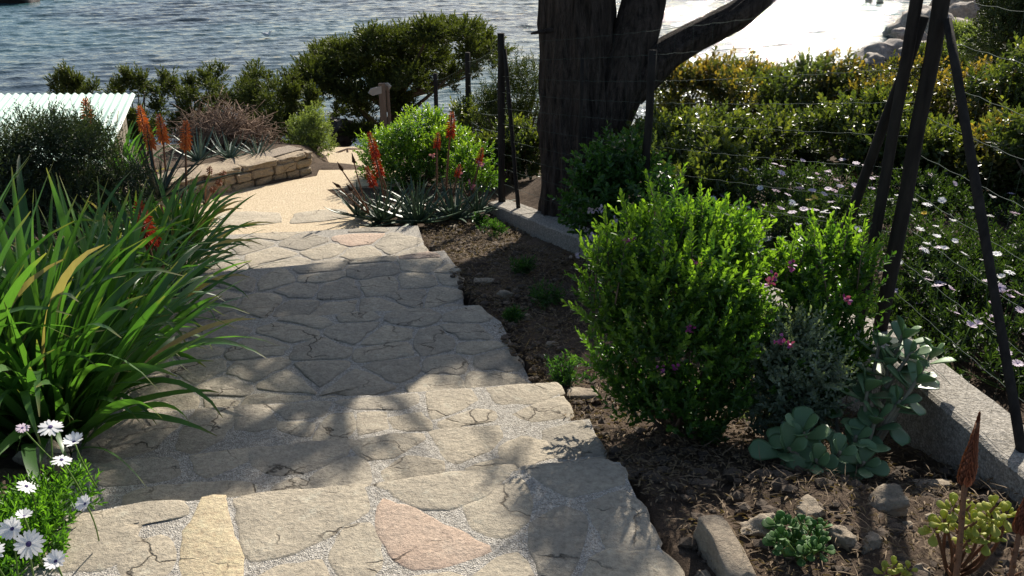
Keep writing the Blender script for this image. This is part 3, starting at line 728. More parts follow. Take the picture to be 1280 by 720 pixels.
RK = [ # pixel, width, height, depth scale, tilt, kind, label
 (905, 690, .08, .21, .09, 'block', 'long squarish tan stone lying on end at the corner of the bed edging'),
 (950, 657, .12, .08, .06, 'rock', 'angular pale stone beside the long tan edging stone'),
 (1016, 636, .085, .07, .05, 'rock', 'flat pale stone behind the small green jade plant'),
 (1110, 628, .135, .10, .095, 'rock', 'largest grey boulder at the foot of the succulent'),
 (1166, 607, .12, .04, .035, 'block', 'thin flat brown slab leaning by the concrete wall'),
 (1052, 668, .075, .07, .065, 'rock', 'upright tan stone to one side of the jade plant'),
 (1090, 676, .075, .06, .055, 'rock', 'round purplish grey stone among the edging rocks'),
 (1133, 655, .035, .03, .022, 'rock', 'small grey pebble in front of the large boulder'),
 (1163, 648, .05, .04, .03, 'rock', 'flat brown stone half buried beneath the wall'),
 (1150, 715, .06, .05, .04, 'rock', 'pale lumpy stone beside the yellowish jade seedling'),
 (880, 722, .05, .05, .03, 'rock', 'small dark stone beneath the long tan edging stone'),
 (632, 368, .10, .08, .06, 'rock', 'brown rounded rock in the bare soil beside the shaded steps'),
 (605, 352, .12, .05, .035, 'block', 'flat slab lying in bare soil against the steps'),
 (566, 262+22, .08, .07, .045, 'rock', 'weathered rock in soil near the spiky aloe'),
 (728, 494, .13, .08, .045, 'block', 'flat brown rock at the foot of the flowering bush'),
 (655, 395, .07, .06, .04, 'rock', 'dark clod of stone in bare soil below the rounded rock'),
 (690, 430, .07, .06, .035, 'rock', 'low stone half sunk in soil beside the flowering bush'),
 (640, 340, .06, .05, .03, 'rock', 'little stone in bare soil near the far wall block'),
 (48, 566, .16, .10, .10, 'rock', 'rough dark brown rock behind the white daisies')]
for i, (x, y, a, b, c, kd, lab) in enumerate(RK):
    p = pz(x, y, -.1)
    for _ in range(6): p = pz(x, y, zg(p.x, p.y)+c*.5)
    me = (rock_mesh if kd == 'rock' else block_mesh)('rock', (a*.74, b*.74, c*.8) if kd == 'rock' else (a*.5, b*.5, c*.6), i+3)
    rot = {0: Matrix.Rotation(R(14), 4, 'Z') @ Matrix.Rotation(R(14), 4, 'X')}.get(i, Matrix.Rotation(random.uniform(-.6, .6), 4, 'Z') @ Matrix.Rotation(random.uniform(-.15, .15), 4, 'X'))
    setp(link('rock', me, None, M['rock'], Matrix.Translation((p.x, p.y, zg(p.x, p.y)+c*.32)) @ rot), lab, 'rock', 'loose rocks in the beds')

# gravel, clods and fallen leaves in the beds
def scatter_clods():
    n = 2600; bm = bmesh.new(); bmesh.ops.create_icosphere(bm, subdivisions=1, radius=1)
    T = np.array([v.co[:] for v in bm.verts]); F = np.array([[v.index for v in f.verts] for f in bm.faces]); bm.free()
    y = rng.uniform(1.3, 7.2, n); lo = np.interp(y, [1.3, 2.2, 3.3, 5.3, 6.5], [.72, .34, .1, -.45, -.72]); hi = wall_x(y)-.03
    x = lo+(hi-lo)*rng.uniform(0.02, 1, n); s = .006+.022*rng.uniform(0, 1, n)**3
    T2 = T[None]*(1+rng.uniform(-.3, .3, (n, len(T), 1)))*s[:, None, None]*np.array([1.2, 1, .75])
    z = zg0(x, y)+.012+s*.3; V = np.stack([x, y, z], 1)[:, None]+T2
    Q = (np.arange(n)*len(T))[:, None, None]+F[None]
    return fast_mesh('clods', V.reshape(-1, 3), Q.reshape(-1, 3), smooth=False)
setp(link('soil_clods', scatter_clods(), None, m_stone('clod', (.11, .08, .058), (.2, .15, .11), (.08, .06, .042))), 'loose clods and gravel strewn over the dark planting bed', 'gravel', kind='stuff')
n = 16000; y = rng.uniform(1.3, 7.0, n)**1.0; lo = np.interp(y, [1.3, 2.2, 3.3, 5.3, 6.5], [.74, .36, .14, -.43, -.7]); hi = wall_x(y)-.02
x = lo+(hi-lo)*rng.uniform(0, 1, n); z = zg0(x, y)+.022+rng.uniform(0, .012, n)
d = unit(np.stack([rng.normal(size=n), rng.normal(size=n), rng.normal(0, .25, n)], 1)); nn = unit(np.stack([rng.normal(0, .4, n), rng.normal(0, .4, n), np.ones(n)], 1))
M['litter'] = m_leaf('fallen_leaf', (.11, .072, .04), (.25, .18, .105), (.26, .18, .11), .15, .8, .4, 1.)
setp(link('leaf_litter', leaf_mesh('leaf_litter', np.stack([x, y, z], 1), d, nn, rng.uniform(.01, .03, n), rng.uniform(.003, .008, n), rng.uniform(0, 1, n), rng.uniform(0, 1, n), 'oval'), None, M['litter']), 'dry brown fallen leaves littering the planting bed', 'leaf litter', kind='stuff')

n = 3200; y = rng.uniform(1.3, 6.6, n); lo = np.interp(y, [1.3, 2.2, 3.3, 5.3, 6.5], [.74, .36, .14, -.43, -.7]); hi = wall_x(y)-.02
x = lo+(hi-lo)*rng.uniform(0, 1, n)**.8; z = zg0(x, y)+.025+rng.uniform(0, .02, n)
d = unit(np.stack([rng.normal(size=n), rng.normal(size=n), rng.normal(0, .18, n)], 1))
setp(link('dry_straw', leaf_mesh('dry_straw', np.stack([x, y, z], 1), d, unit(np.stack([rng.normal(0, .4, n), rng.normal(0, .4, n), np.ones(n)], 1)), rng.uniform(.03, .1, n), rng.uniform(.0015, .0035, n), rng.uniform(.3, 1, n), rng.uniform(0, 1, n), 'diamond'), None, M['litter']), 'dry straw and fine twigs scattered under the bushes', 'straw', kind='stuff')
# ------------------------------------------------------------------ strap-leaved clumps on the left
M['blade'] = m_blade('strap_leaf', (.035, .095, .022), (.085, .18, .04), (.22, .18, .07))
M['blade_dry'] = m_blade('dry_strap_leaf', (.30, .22, .12), (.4, .31, .18), (.36, .25, .13), .3, .7)
def blade_mesh(name, arch, width, fold, twist, n=11, thick=0, tipw=0):
    # unit length; starts upright along +y, bends over in -z, channelled across
    V = []; F = []; T = []; a = 0; p = np.array([0., 0., 0.])
    for i in range(n+1):
        t_ = i/n; wd = width*min(1, .45+1.6*t_)*(1-t_**2.6)**.85*.5+.0015
        tw = twist*t_; cy, cz = math.cos(a), -math.sin(a); nrm = np.array([0, -cz, cy]) if False else np.array([0, math.sin(a), math.cos(a)])
        sx_ = np.array([math.cos(tw), 0, 0])+nrm*math.sin(tw)
        for k in (-1, 0, 1): V.append(p+sx_*wd*k+nrm*(abs(k)*fold*wd)); T.append(t_)
        p = p+np.array([0, cy, cz])/n; a = arch*(t_**1.7)
    for i in range(n):
        for k in (0, 1): F.append((i*3+k, i*3+k+1, i*3+k+4, i*3+k+3))
    me = mesh(name, V, F); at_ = me.attributes.new('tip', 'FLOAT', 'POINT'); at_.data.foreach_set('value', np.array(T, np.float32)); return me
BL = []
for i in range(16):
    me = blade_mesh('leaf', random.choice([.4, .7, 1.0, 1.4, 1.9, 2.4]), random.uniform(.034, .052), random.uniform(.15, .45), random.uniform(-1.2, 1.2)); me.materials.append(M['blade']); BL.append(me)
BLD = [blade_mesh('leaf', a, .04, .6, 2.) for a in (1.2, 2.2)]
for me in BLD: me.materials.append(M['blade_dry'])
def strap_clump(c, n, L, spread, label, lean=(0, 0), group='strap-leaved clumps', wide=1., dry=.025, tilt=(5, 62)):
    root = thing('strap_leaf_plant', c, label, 'plant', group); c = Vector(c)
    for i in range(n):
        a = random.uniform(0, 2*math.pi); q = random.random()**.7; tl = R(tilt[0]+(tilt[1]-tilt[0])*q*random.uniform(.6, 1.1))
        d = Vector((math.cos(a)*math.sin(tl)+lean[0], math.sin(a)*math.sin(tl)+lean[1], math.cos(tl))).normalized()
        out = Vector((math.cos(a), math.sin(a), 0)); nz_ = Vector((0, 0, 1))-d*d.z
        nz_ = (-out+Vector((0, 0, .25)) + Vector((random.gauss(0, .35), random.gauss(0, .35), 0)))
        b = c+out*random.uniform(0, spread)*(.4+.6*q)+Vector((0, 0, random.uniform(-.03, .02)))
        l = L*random.uniform(.6, 1.15)*(1-.15*q)
        me = random.choice(BLD) if random.random() < dry else random.choice(BL)
        # the blade bends away from its upper face (+z of the frame points back towards the heart of the clump)
        link('leaf', me, root, None, frame(d, nz_, b, (l*wide, l, l)))
def gp(x, y): return (x, y, zg(x, y))
def gpx(px_, py_, dz=0.):
    p = pz(px_, py_, -.3)
    for _ in range(8): p = pz(px_, py_, zg(p.x, p.y)+dz)
    return (p.x, p.y, zg(p.x, p.y))
strap_clump(gp(-1.74, 2.84), 250, .92, .2, 'largest strap-leaved clump arching over the near steps', (.02, -.02), tilt=(3, 58))
strap_clump(gp(-2.0, 2.75), 130, 1.02, .2, 'upright strap-leaved clump beside the largest one, away from the steps', (-.02, -.02), tilt=(2, 40))
strap_clump(gp(-1.86, 3.55), 190, .85, .2, 'strap-leaved clump directly behind the largest clump along the steps', (.03, 0), tilt=(4, 58))
strap_clump(gp(-2.3, 3.95), 110, .95, .2, 'tall strap-leaved clump in front of the dark shrub', (0, 0), tilt=(3, 50))
strap_clump(gp(-2.06, 4.5), 160, .74, .2, 'strap-leaved clump half way down the shaded steps', (.03, 0), tilt=(5, 58))
strap_clump(gp(-2.24, 5.5), 160, .68, .2, 'sunlit strap-leaved clump at the last step before the landing', (.02, 0), tilt=(5, 58), dry=.1)
strap_clump(gp(-2.6, 5.2), 60, .72, .2, 'strap-leaved clump among the orange aloe spikes', (0, 0), tilt=(5, 60))
strap_clump(gp(-2.72, 6.45), 70, .5, .2, 'small yellowish strap-leaved clump beside the sunny landing', (.05, 0), tilt=(5, 66), dry=.2)

strap_clump(gp(-2.95, 6.7), 70, .55, .22, 'strap-leaved clump filling the bed at the start of the stone wall', (.03, 0), tilt=(5, 62), dry=.12)
strap_clump(gp(-3.45, 7.3), 70, .6, .25, 'strap-leaved clump between shed and stone wall', (0, 0), tilt=(5, 60), dry=.1)
strap_clump(gp(-3.75, 8.3), 70, .6, .25, 'strap-leaved clump beside the shed corner', (0, 0), tilt=(5, 60), dry=.1)
# ------------------------------------------------------------------ aloes
M['aloe'] = m_blade('aloe_leaf', (.04, .075, .042), (.085, .13, .075), (.3, .13, .08), .12, .45)
M['aloe_dark'] = m_blade('dark_aloe_leaf', (.025, .04, .022), (.05, .075, .035), (.12, .07, .04), .1, .5)
M['agave'] = m_blade('grey_agave_leaf', (.09, .135, .1), (.15, .2, .16), (.2, .18, .14), .12, .5)
M['stalk'] = m_plain('flower_stalk', (.13, .06, .035), (.2, .1, .05), 60, .7, .5)
M['floret'] = m_leaf('aloe_floret', (.6, .17, .055), (.8, .33, .13), (.62, .12, .05), .4, .5, .6, .8)
M['floret_red'] = m_leaf('aloe_floret_red', (.32, .035, .02), (.55, .07, .035), (.5, .1, .05), .35, .5, .6, .7)
M['bud'] = m_leaf('aloe_bud', (.13, .045, .028), (.3, .1, .05), (.26, .09, .045), .15, .6, .6, .7)
M['bud_dark'] = m_leaf('dark_aloe_bud', (.055, .03, .02), (.1, .05, .03), (.09, .05, .03), .1, .6, .6, .7)
def aloe_leaf(arch, width):
    V = []; F = []; T = []; n = 9; a = 0; p = np.array([0., 0, 0])
    for i in range(n+1):
        t_ = i/n; wd = width*(1-t_)**.75*.5+.0008; th = width*.34*(1-t_)**.8+.001; nr = np.array([0, math.sin(a), math.cos(a)])
        for (k, h) in ((-1, .9), (-.5, .15), (0, 0), (.5, .15), (1, .9), (.55, -.7), (-.55, -.7)): V.append(p+np.array([1, 0, 0])*wd*k+nr*th*h*.8); T.append(t_*.98)
        if i < n:
            p = p+np.array([0, math.cos(a), -math.sin(a)])/n; a = arch*t_**1.3
    for i in range(n):
        for k in range(7): F.append((i*7+k, i*7+(k+1) % 7, (i+1)*7+(k+1) % 7, (i+1)*7+k))
    # teeth
    for i in range(1, n):
        for e in (0, 4):
            o = len(V); q = V[i*7+e]; q2 = (np.array(V[(i+1)*7+e])-np.array(q))*.35; s_ = -1 if e == 0 else 1
            V += [np.array(q), np.array(q)+q2, np.array(q)+q2*.7+np.array([s_*width*.09, 0, 0])]; T += [.5]*3; F.append((o, o+1, o+2))
    me = mesh('leaf', V, F); at_ = me.attributes.new('tip', 'FLOAT', 'POINT'); at_.data.foreach_set('value', np.array(T, np.float32)); return me
def leafset(mat, width, arches=(-.7, -.35, 0., .4)):
    o = []
    for a in arches:
        for wv_ in (.85, 1.1):
            me = aloe_leaf(a, width*wv_); me.materials.append(mat); o.append(me)
    return o
AL = leafset(M['aloe'], .105); ALD = leafset(M['aloe_dark'], .075, (-.2, 0, .3)); AGV = leafset(M['agave'], .085)
def rosette(root, c, n, L, S, t0=8, t1=80, sq=1.):
    c = Vector(c)
    for i in range(n):
        q = (i+.5)/n; a = i*2.39996+random.uniform(-.2, .2); tl = R(t0+(t1-t0)*q**.8+random.uniform(-6, 6))
        o = Vector((math.cos(a), math.sin(a), 0)); d = o*math.sin(tl)+Vector((0, 0, math.cos(tl)*sq))
        l = L*random.uniform(.75, 1.1)*(.7+.3*q)
        link('leaf', random.choice(S), root, None, frame(d, -o+Vector((0, 0, .3)), c+o*.02+Vector((0, 0, .015)), (l, l, l)))
def head_mesh(L, r, n, down=True, slim=1.):
    # a raceme: florets packed on a tapering axis; open ones hang, buds at the top point up
    t_ = (np.arange(n)+.5)/n; ph = np.arange(n)*2.39996; rad = np.stack([np.cos(ph), np.sin(ph), ph*0], 1)
    P = np.stack([np.cos(ph)*.006, np.sin(ph)*.006, t_*L*.93], 1); el = np.where(t_ < .55, -.9+t_*1.4, -.1+(t_-.55)*2.6) if down else 1.1+t_*.4
    D = rad*np.cos(el)[:, None]+np.array([0, 0, 1.])*np.sin(el)[:, None]
    ln = r*(1.15-.75*t_**1.3)*rng.uniform(.85, 1.1, n)*(1 if down else 1.25)
    if not down:
        pf = r*.42*np.minimum(1, .45+t_*2.2)*(1-t_)**.8; P = rad*pf[:, None]+np.array([0, 0, 1.])*(t_*L*.97)[:, None]; ln = r*(1.15-.6*t_)*rng.uniform(.9, 1.1, n)
        el = 1.12+.4*t_; D = rad*np.cos(el)[:, None]*(1-1.3*t_)[:, None]+np.array([0, 0, 1.])*np.sin(el)[:, None]
    pr = np.concatenate([P, P]); dd = np.concatenate([D, D]); sd = np.cross(D, rad+np.array([0, 0, .3])); nn = np.concatenate([rad, unit(sd)])
    lw_ = np.concatenate([ln, ln])*(.27 if down else .42)*slim
    return leaf_mesh('flower_head', pr, dd, nn, np.concatenate([ln, ln]), lw_, rng.uniform(0, 1, 2*n), np.concatenate([t_, t_]), 'oval')
def spike(root, base, tip, L, r, mat, n=90, down=True, sr=.011, sway=.03):
    base = Vector(base); tip = Vector(tip); ax = (tip-base); 
    pts = bez(base, base.lerp(tip, .5)+Vector((random.uniform(-1, 1)*sway, random.uniform(-1, 1)*sway, .02)), tip, 10)
    dr = (pts[-1]-pts[-3]).normalized(); hb = tip-dr*L
    st = Geo().tube(bez(base, base.lerp(hb, .5)+Vector((random.uniform(-1, 1)*sway, random.uniform(-1, 1)*sway, 0)), hb, 9)+[hb+dr*L*.9], [sr*(1-.45*k/9) for k in range(10)], 6)
    so_ = link('flower_stalk', st.mesh('flower_stalk'), root, M['stalk'])
    q = Vector((0, 0, 1)).rotation_difference(dr).to_matrix().to_4x4(); q.translation = hb
    me = head_mesh(L, r, n, down); h = link('flower_head', me, None, mat, q); adopt(h, so_); h['kind'] = 'stuff'
    return so_
# aloe in front of the round bush
a = gpx(520, 281); ac = Vector(a)
al = thing('aloe_plant', a, 'grey-green aloe with red flower spikes at the end of the steps', 'aloe')
for (dx, dy, n_, L_) in ((-.28, .0, 30, .46), (.02, -.03, 34, .5), (.32, .08, 28, .46), (-.05, .42, 22, .42), (-.5, .16, 20, .36), (.5, .3, 18, .38)):
    rosette(al, (ac.x+dx, ac.y+dy, zg(ac.x+dx, ac.y+dy)+.02), n_, L_, AL, 6, 86)
for (x1, y1, d_, L_, r_, m_) in ((461, 164, 7.4, .21, .05, 'floret_red'), (466, 190, 7.5, .2, .05, 'floret_red'), (458, 208, 7.2, .16, .045, 'floret_red'), (565, 139, 7.3, .2, .05, 'floret_red'), (548, 165, 7.2, .12, .035, 'floret_red'), (603, 184, 7.5, .14, .035, 'floret_red'), (575, 205, 7.2, .1, .025, 'floret_red')):
    p = pd(x1, y1, d_); spike(al, (p.x*.75+ac.x*.25, p.y, zg(p.x, p.y)+.08), p, L_, r_, M[m_], 80)
for (x1, y1, d_) in ((422, 203, 6.75), (416, 228, 6.7), (440, 192, 6.9), (433, 230, 6.8)):
    p = pd(x1, y1, d_); spike(al, (ac.x-.38, ac.y+.02, ac.z+.08), p, .09, .022, M['bud_dark'], 40, False, .008, .04)
# aloes with orange spikes on the left
for k, (bx, by, lab, sp, dk) in enumerate((
    (-2.55, 6.1, 'aloe with orange flower spikes above the strap leaves', [(232, 150, 6.2, .19, .05), (198, 142, 6.4, .19, .05), (182, 152, 6.3, .18, .046), (174, 131, 6.6, .18, .046)], True),
    (-3.0, 5.3, 'aloe with a tall orange spike against the corrugated roof', [(106, 121, 5.6, .19, .05)], True),
    (-1.72, 4.15, 'aloe with a deep red spike buried in strap leaves', [(172, 250, 4.15, .2, .055), (176, 262, 4.3, .18, .05)], False))):
    r0 = thing('aloe_plant', gp(bx, by), lab, 'aloe')
    rosette(r0, (bx, by, zg(bx, by)+(.36 if dk else .15)), 22 if dk else 8, .62 if dk else .35, ALD if dk else AL, 4, 70)
    for (x1, y1, d_, L_, r_) in sp:
        p = pd(x1, y1, d_); b = Vector((bx*.4+p.x*.6, p.y*.9+by*.1, zg(p.x, p.y)+.1)); spike(r0, b, p, L_, r_, M['floret_red' if k == 2 else 'floret'], 90)
p0 = gpx(258, 262)
r0 = thing('aloe_plant', p0, 'low aloe with dead brown spikes leaning over the landing edge', 'aloe')
rosette(r0, (p0[0], p0[1], p0[2]+.03), 14, .3, AL, 10, 75)
for (x1, y1, d_) in ((262, 208, 6.7), (280, 214, 6.6), (275, 226, 6.65), (268, 235, 6.6)):
    p = pd(x1, y1, d_); spike(r0, (p0[0], p0[1], p0[2]+.05), p, .16, .028, M['bud'], 40, True, .008, .06)
# grey agaves behind the retaining wall
for k, (x1, y1, lab) in enumerate(((262, 203, 'grey spiky agave beside the strap leaves above the stone wall'), (300, 200, 'grey spiky agave in front of the dry brown shrub'), (335, 196, 'small grey spiky agave at the end of the stone wall'))):
    b = pz(x1, y1, -.82); b = gp(b.x-.12, b.y+.05)
    r0 = thing('agave_plant', b, lab, 'agave', 'agaves above the stone wall'); rosette(r0, (b[0], b[1], b[2]+.03), 24, .44-.06*k, AGV, 4, 80)
# near aloe whose bud spikes rise at the corner of the bed
na = thing('aloe_plant', gp(.93, 1.22), 'aloe sending up rust-red bud spikes in front of the concrete wall', 'aloe')
rosette(na, (.93, 1.22, zg(.93, 1.22)+.05), 18, .3, AL, 20, 85)
def bud_spike(base, tip, L, r):
    s_ = spike(na, base, tip, L, r, M['bud'], 190, False, .009, .02)
    g = Geo(); b = Vector(base); t_ = Vector(tip)
    for i in range(46):                                      # dry bracts hugging the stalk
        q = b.lerp(t_, .02+.75*i/46); a_ = i*2.4; o = Vector((math.cos(a_), math.sin(a_), .9))
        g.tube([q+o*.006, q+Vector((o.x*.014, o.y*.014, .02))], [.004, .001], 4)
    h = link('bracts', g.mesh('bracts'), None, M['stalk']); adopt(h, s_); h['kind'] = 'stuff'
bud_spike((.86, 1.3, 0), pd(1224, 519, 1.5), .15, .024)
bud_spike((.93, 1.25, 0), pd(1292, 598, 1.45), .12, .022)

# ------------------------------------------------------------------ shrubs
def pdr(px_, py_, d): return pd(px_, py_, d)
# flowering milkwort bushes by the near bed
M['pea'] = m_leaf('purple_flower', (.2, .025, .16), (.36, .05, .27), (.42, .1, .32), .35, .5, .6, .6)
def flowers_on(root, pts, mat, s=.016):
    for p in pts:
        n_ = 9; d = unit(rng.normal(size=(n_, 3))+np.array([0, -.5, .5])); P = np.tile(np.array(p), (n_, 1))+rng.normal(0, s*.45, (n_, 3))
        link('flower', leaf_mesh('flower', P, d, rng.normal(size=(n_, 3)), np.full(n_, s*1.1), np.full(n_, s), rng.uniform(0, 1, n_), rng.uniform(0, 1, n_)), root, mat)
def bush_column(name, label, cat, base, top, rx, ry, mat, n, per, L, ll, lw_, k, tips=1., **kw):
    b = Vector(base); h = top-b.z
    return shrub(name, label, cat, (b.x, b.y, b.z+h*.47), (rx, ry, h*.53), mat, n=n, per=per, L=L, ll=ll, lw=lw_, k=k, tips=tips, base=b, **kw)
p1, C1, S1 = bush_column('flowering_shrub', 'bright green flowering bush with sunlit upright shoots beside the steps', 'bush', gp(.66, 2.95), .48, .36, .34, M['myrtle'], 1400, 14, .125, .032, .016, 40, shell=(.3, 1.12), upb=.8, tipfrac=.75, size=(.3, .45), a0=60, a1=18, lobes=[(758, 350, 2.9, .1), (790, 318, 2.95, .11), (830, 300, 3.05, .12), (872, 302, 3.0, .12), (910, 315, 3.05, .11), (935, 345, 3.0, .1), (765, 400, 2.85, .12), (815, 370, 2.8, .14), (870, 365, 2.8, .15), (915, 390, 2.85, .13), (775, 460, 2.8, .12), (830, 440, 2.7, .15), (885, 445, 2.72, .15), (800, 505, 2.75, .12), (850, 510, 2.68, .13), (905, 505, 2.72, .12), (875, 550, 2.72, .09), (840, 380, 3.15, .16), (900, 420, 3.1, .15), (935, 440, 2.85, .11)])
for (x1, y1, d_) in ((820, 262, 3.0), (868, 232, 3.1)): 
    pass
def shoot(root, pts_px, mat, L=.2):
    B = np.array([pd(*q) for q in pts_px]); n_ = len(B); D = unit(np.array([[random.gauss(0, .18), random.gauss(0, .15), 1] for _ in range(n_)]))
    P = sprigs(B, D, np.full(n_, L), 24, .035, .0165, rng.uniform(.4, 1, n_), np.ones(n_), 62, 15)
    setp(link('shoots', leaf_mesh('shoots', *P), root, mat), kind='stuff')
    g = Geo()
    for b_, d_ in zip(B, D): g.tube([Vector(b_)-Vector(d_)*L*.6, Vector(b_), Vector(b_)+Vector(d_)*L], [.004, .003, .001], 4)
    link('stem', g.mesh('stem'), root, M['twig'])
shoot(p1, [(822, 268, 3.1), (838, 262, 3.15), (760, 320, 2.9), (788, 300, 2.95), (806, 295, 3.0), (850, 300, 2.95), (878, 285, 3.0), (905, 300, 3.05), (925, 305, 3.05), (775, 345, 2.8), (865, 330, 2.8), (745, 345, 2.85), (890, 320, 2.9), (830, 320, 2.8), (945, 320, 3.1)], M['myrtle'], .17)
flowers_on(p1, [pd(872, 329, 2.68), pd(862, 410, 2.6), pd(845, 461, 2.58), pd(826, 463, 2.58), pd(820, 268, 3.0), pd(784, 300, 2.8)], M['pea'], .014)
p2, C2, S2 = bush_column('flowering_shrub', 'smaller flowering bush with purple blooms against the corner fence post', 'bush', gp(1.16, 3.0), .33, .22, .24, M['myrtle'], 520, 14, .115, .032, .016, 26, shell=(.3, 1.15), upb=.8, tipfrac=.6, size=(.3, .45), a0=60, a1=18, lobes=[(990, 345, 3.0, .08), (1022, 328, 3.05, .09), (1050, 330, 3.1, .09), (1075, 345, 3.05, .07), (1010, 385, 2.95, .1), (1050, 385, 3.0, .1), (1005, 430, 2.85, .1), (1045, 440, 2.9, .11), (985, 480, 2.75, .1), (1025, 490, 2.78, .1), (1060, 470, 2.9, .08)])
shoot(p2, [(1000, 330, 3.0), (1020, 325, 3.0), (1040, 320, 3.05), (1055, 310, 3.05), (1075, 330, 3.0), (985, 335, 2.95), (1030, 345, 2.9)], M['myrtle'], .17)
flowers_on(p2, [pd(968, 347, 2.75), pd(990, 332, 2.8), pd(1057, 374, 2.78), pd(975, 425, 2.6), pd(985, 432, 2.6), pd(963, 353, 2.75)], M['pea'], .015)
p3, C3, S3 = bush_column('silver_shrub', 'silvery small-leaved bush between the two flowering bushes', 'bush', gp(.98, 2.78), .24, .22, .18, M['silver'], 900, 15, .11, .023, .013, 14, upb=.6, tipfrac=.4, size=(.32, .48))
# climber at the foot of the trunk
pv, CV, SV = shrub('climbing_plant', 'dark green climber with lilac flowers on the fence before the trunk', 'climber', (.66, 5.12, -.18), (.34, .26, .42), M['vine'], n=620, L=.12, per=11, ll=.045, lw=.026, k=22, tipfrac=.35, base=gp(.62, 5.0), upb=.5)
M['lilac'] = m_leaf('lilac_flower', (.36, .3, .42), (.55, .47, .6), (.6, .5, .62), .3, .5, .6, .5)
flowers_on(pv, [pd(738, 265, 4.75), pd(750, 262, 4.75), pd(725, 300, 4.7), pd(742, 297, 4.7), pd(720, 318, 4.7), pd(770, 276, 4.7)], M['lilac'], .022)
px2, _, _ = shrub('climbing_plant', 'low dark climber spilling over the low wall by the flowering bush', 'climber', (.98, 4.35, -.22), (.34, .3, .34), M['vine'], n=420, L=.11, per=11, ll=.04, lw=.022, k=16, tipfrac=.3, base=gp(1.0, 4.35))
# round bush behind the aloe
cr = pd(528, 186, 8.6)
shrub('round_bush', 'rounded glossy bright green bush behind the red aloe', 'bush', (cr.x, cr.y, cr.z-.1), (.6, .5, .5), M['round'], n=2000, L=.09, per=10, ll=.036, lw=.018, k=34, tipfrac=.8, upb=.55, size=(.34, .46))
c2 = pd(590, 215, 7.75)
q2, _, _ = shrub('flowering_shrub', 'loose leafy bush with pink flowers beside the end fence post', 'bush', (c2.x, c2.y, c2.z), (.24, .22, .3), M['round'], n=330, L=.1, per=10, ll=.036, lw=.015, k=14, tipfrac=.6)
M['pink'] = m_leaf('pink_flower', (.5, .12, .25), (.62, .25, .4), (.6, .3, .45), .3, .5, .6, .6)
flowers_on(q2, [pd(540, 195, 7.6), pd(588, 232, 7.45), pd(575, 215, 7.45), pd(602, 205, 7.45)], M['pink'], .025)
# shrubs behind the wire fence (lentisk with coppery young leaves), each its own plant
HG = [(838, 205, 6.3, .42, .5, 0, 'green lentisk bush pressed against the big trunk'), (880, 120, 8.2, .55, .42, 1, 'coppery lentisk bush under the leaning limb'),
      (935, 105, 9.2, .5, .42, 1, 'orange-tipped lentisk bush in front of the glittering sea'), (1000, 118, 8.6, .6, .45, 0, 'dense dark lentisk bush behind the pink daisies'),
      (930, 190, 6.8, .5, .4, 0, 'low green lentisk bush between trunk and daisies'), (1060, 110, 8.8, .55, .36, 1, 'copper-leaved lentisk bush left of the fence corner post'),
      (1010, 195, 7.2, .5, .34, 0, 'shaded lentisk bush behind the low daisies'), (1090, 180, 6.6, .55, .4, 0, 'dark bushy lentisk seen through the braced corner posts'),
      (1135, 115, 8.4, .5, .36, 1, 'yellowish lentisk bush framed by the corner posts'), (1205, 130, 7.6, .6, .42, 1, 'tall orange-tipped lentisk right of the braced post'),
      (1275, 120, 7.0, .5, .5, 0, 'big lentisk bush beyond the leaning brace'), (1180, 205, 5.9, .5, .3, 0, 'low shaded lentisk behind the white daisies'),
      (1262, 215, 5.4, .5, .34, 1, 'leafy lentisk with red new leaves near the brace'), (1330, 190, 5.6, .5, .45, 0, 'lentisk bush farthest along the fence from the trunk'),
      (1345, 90, 8.2, .8, .6, 0, 'broad lentisk bush on the slope beyond the fence'), (870, 235, 5.6, .4, .3, 0, 'small lentisk at the edge of the daisy patch'),
      (645, 120, 9.6, .42, .62, 2, 'feathery green bush between end post and trunk'), (640, 205, 8.4, .4, .5, 0, 'dark bush behind the end fence post'), (610, 150, 11.0, .5, .5, 0, 'leafy green bush behind the fence line toward the sea')]
for (x1, y1, d_, rx, rz, kd, lab) in HG:
    c = pd(x1, y1+random.uniform(-6, 10), d_+random.uniform(-.35, .35)); gz = zg(c.x, c.y)
    top = c.z+rz*.8; zc = (gz+top)/2; h = (top-gz)/2+.05
    shrub('lentisk_bush' if kd < 2 else 'feathery_bush', lab, 'bush', (c.x, c.y, zc), (rx, rx*.85, h), (M['hedge_green'], M['hedge'], M['juniper'])[kd], n=640 if kd < 2 else 900, L=.14, per=10 if kd < 2 else 12, ll=.052 if kd < 2 else .045, lw=.031 if kd < 2 else .009, k=30, tipfrac=.5 if kd == 1 else .35, tips=1.0, group='shrubs behind the fence', upb=1.0, size=(.16, .36), shell=(.3, 1.35))

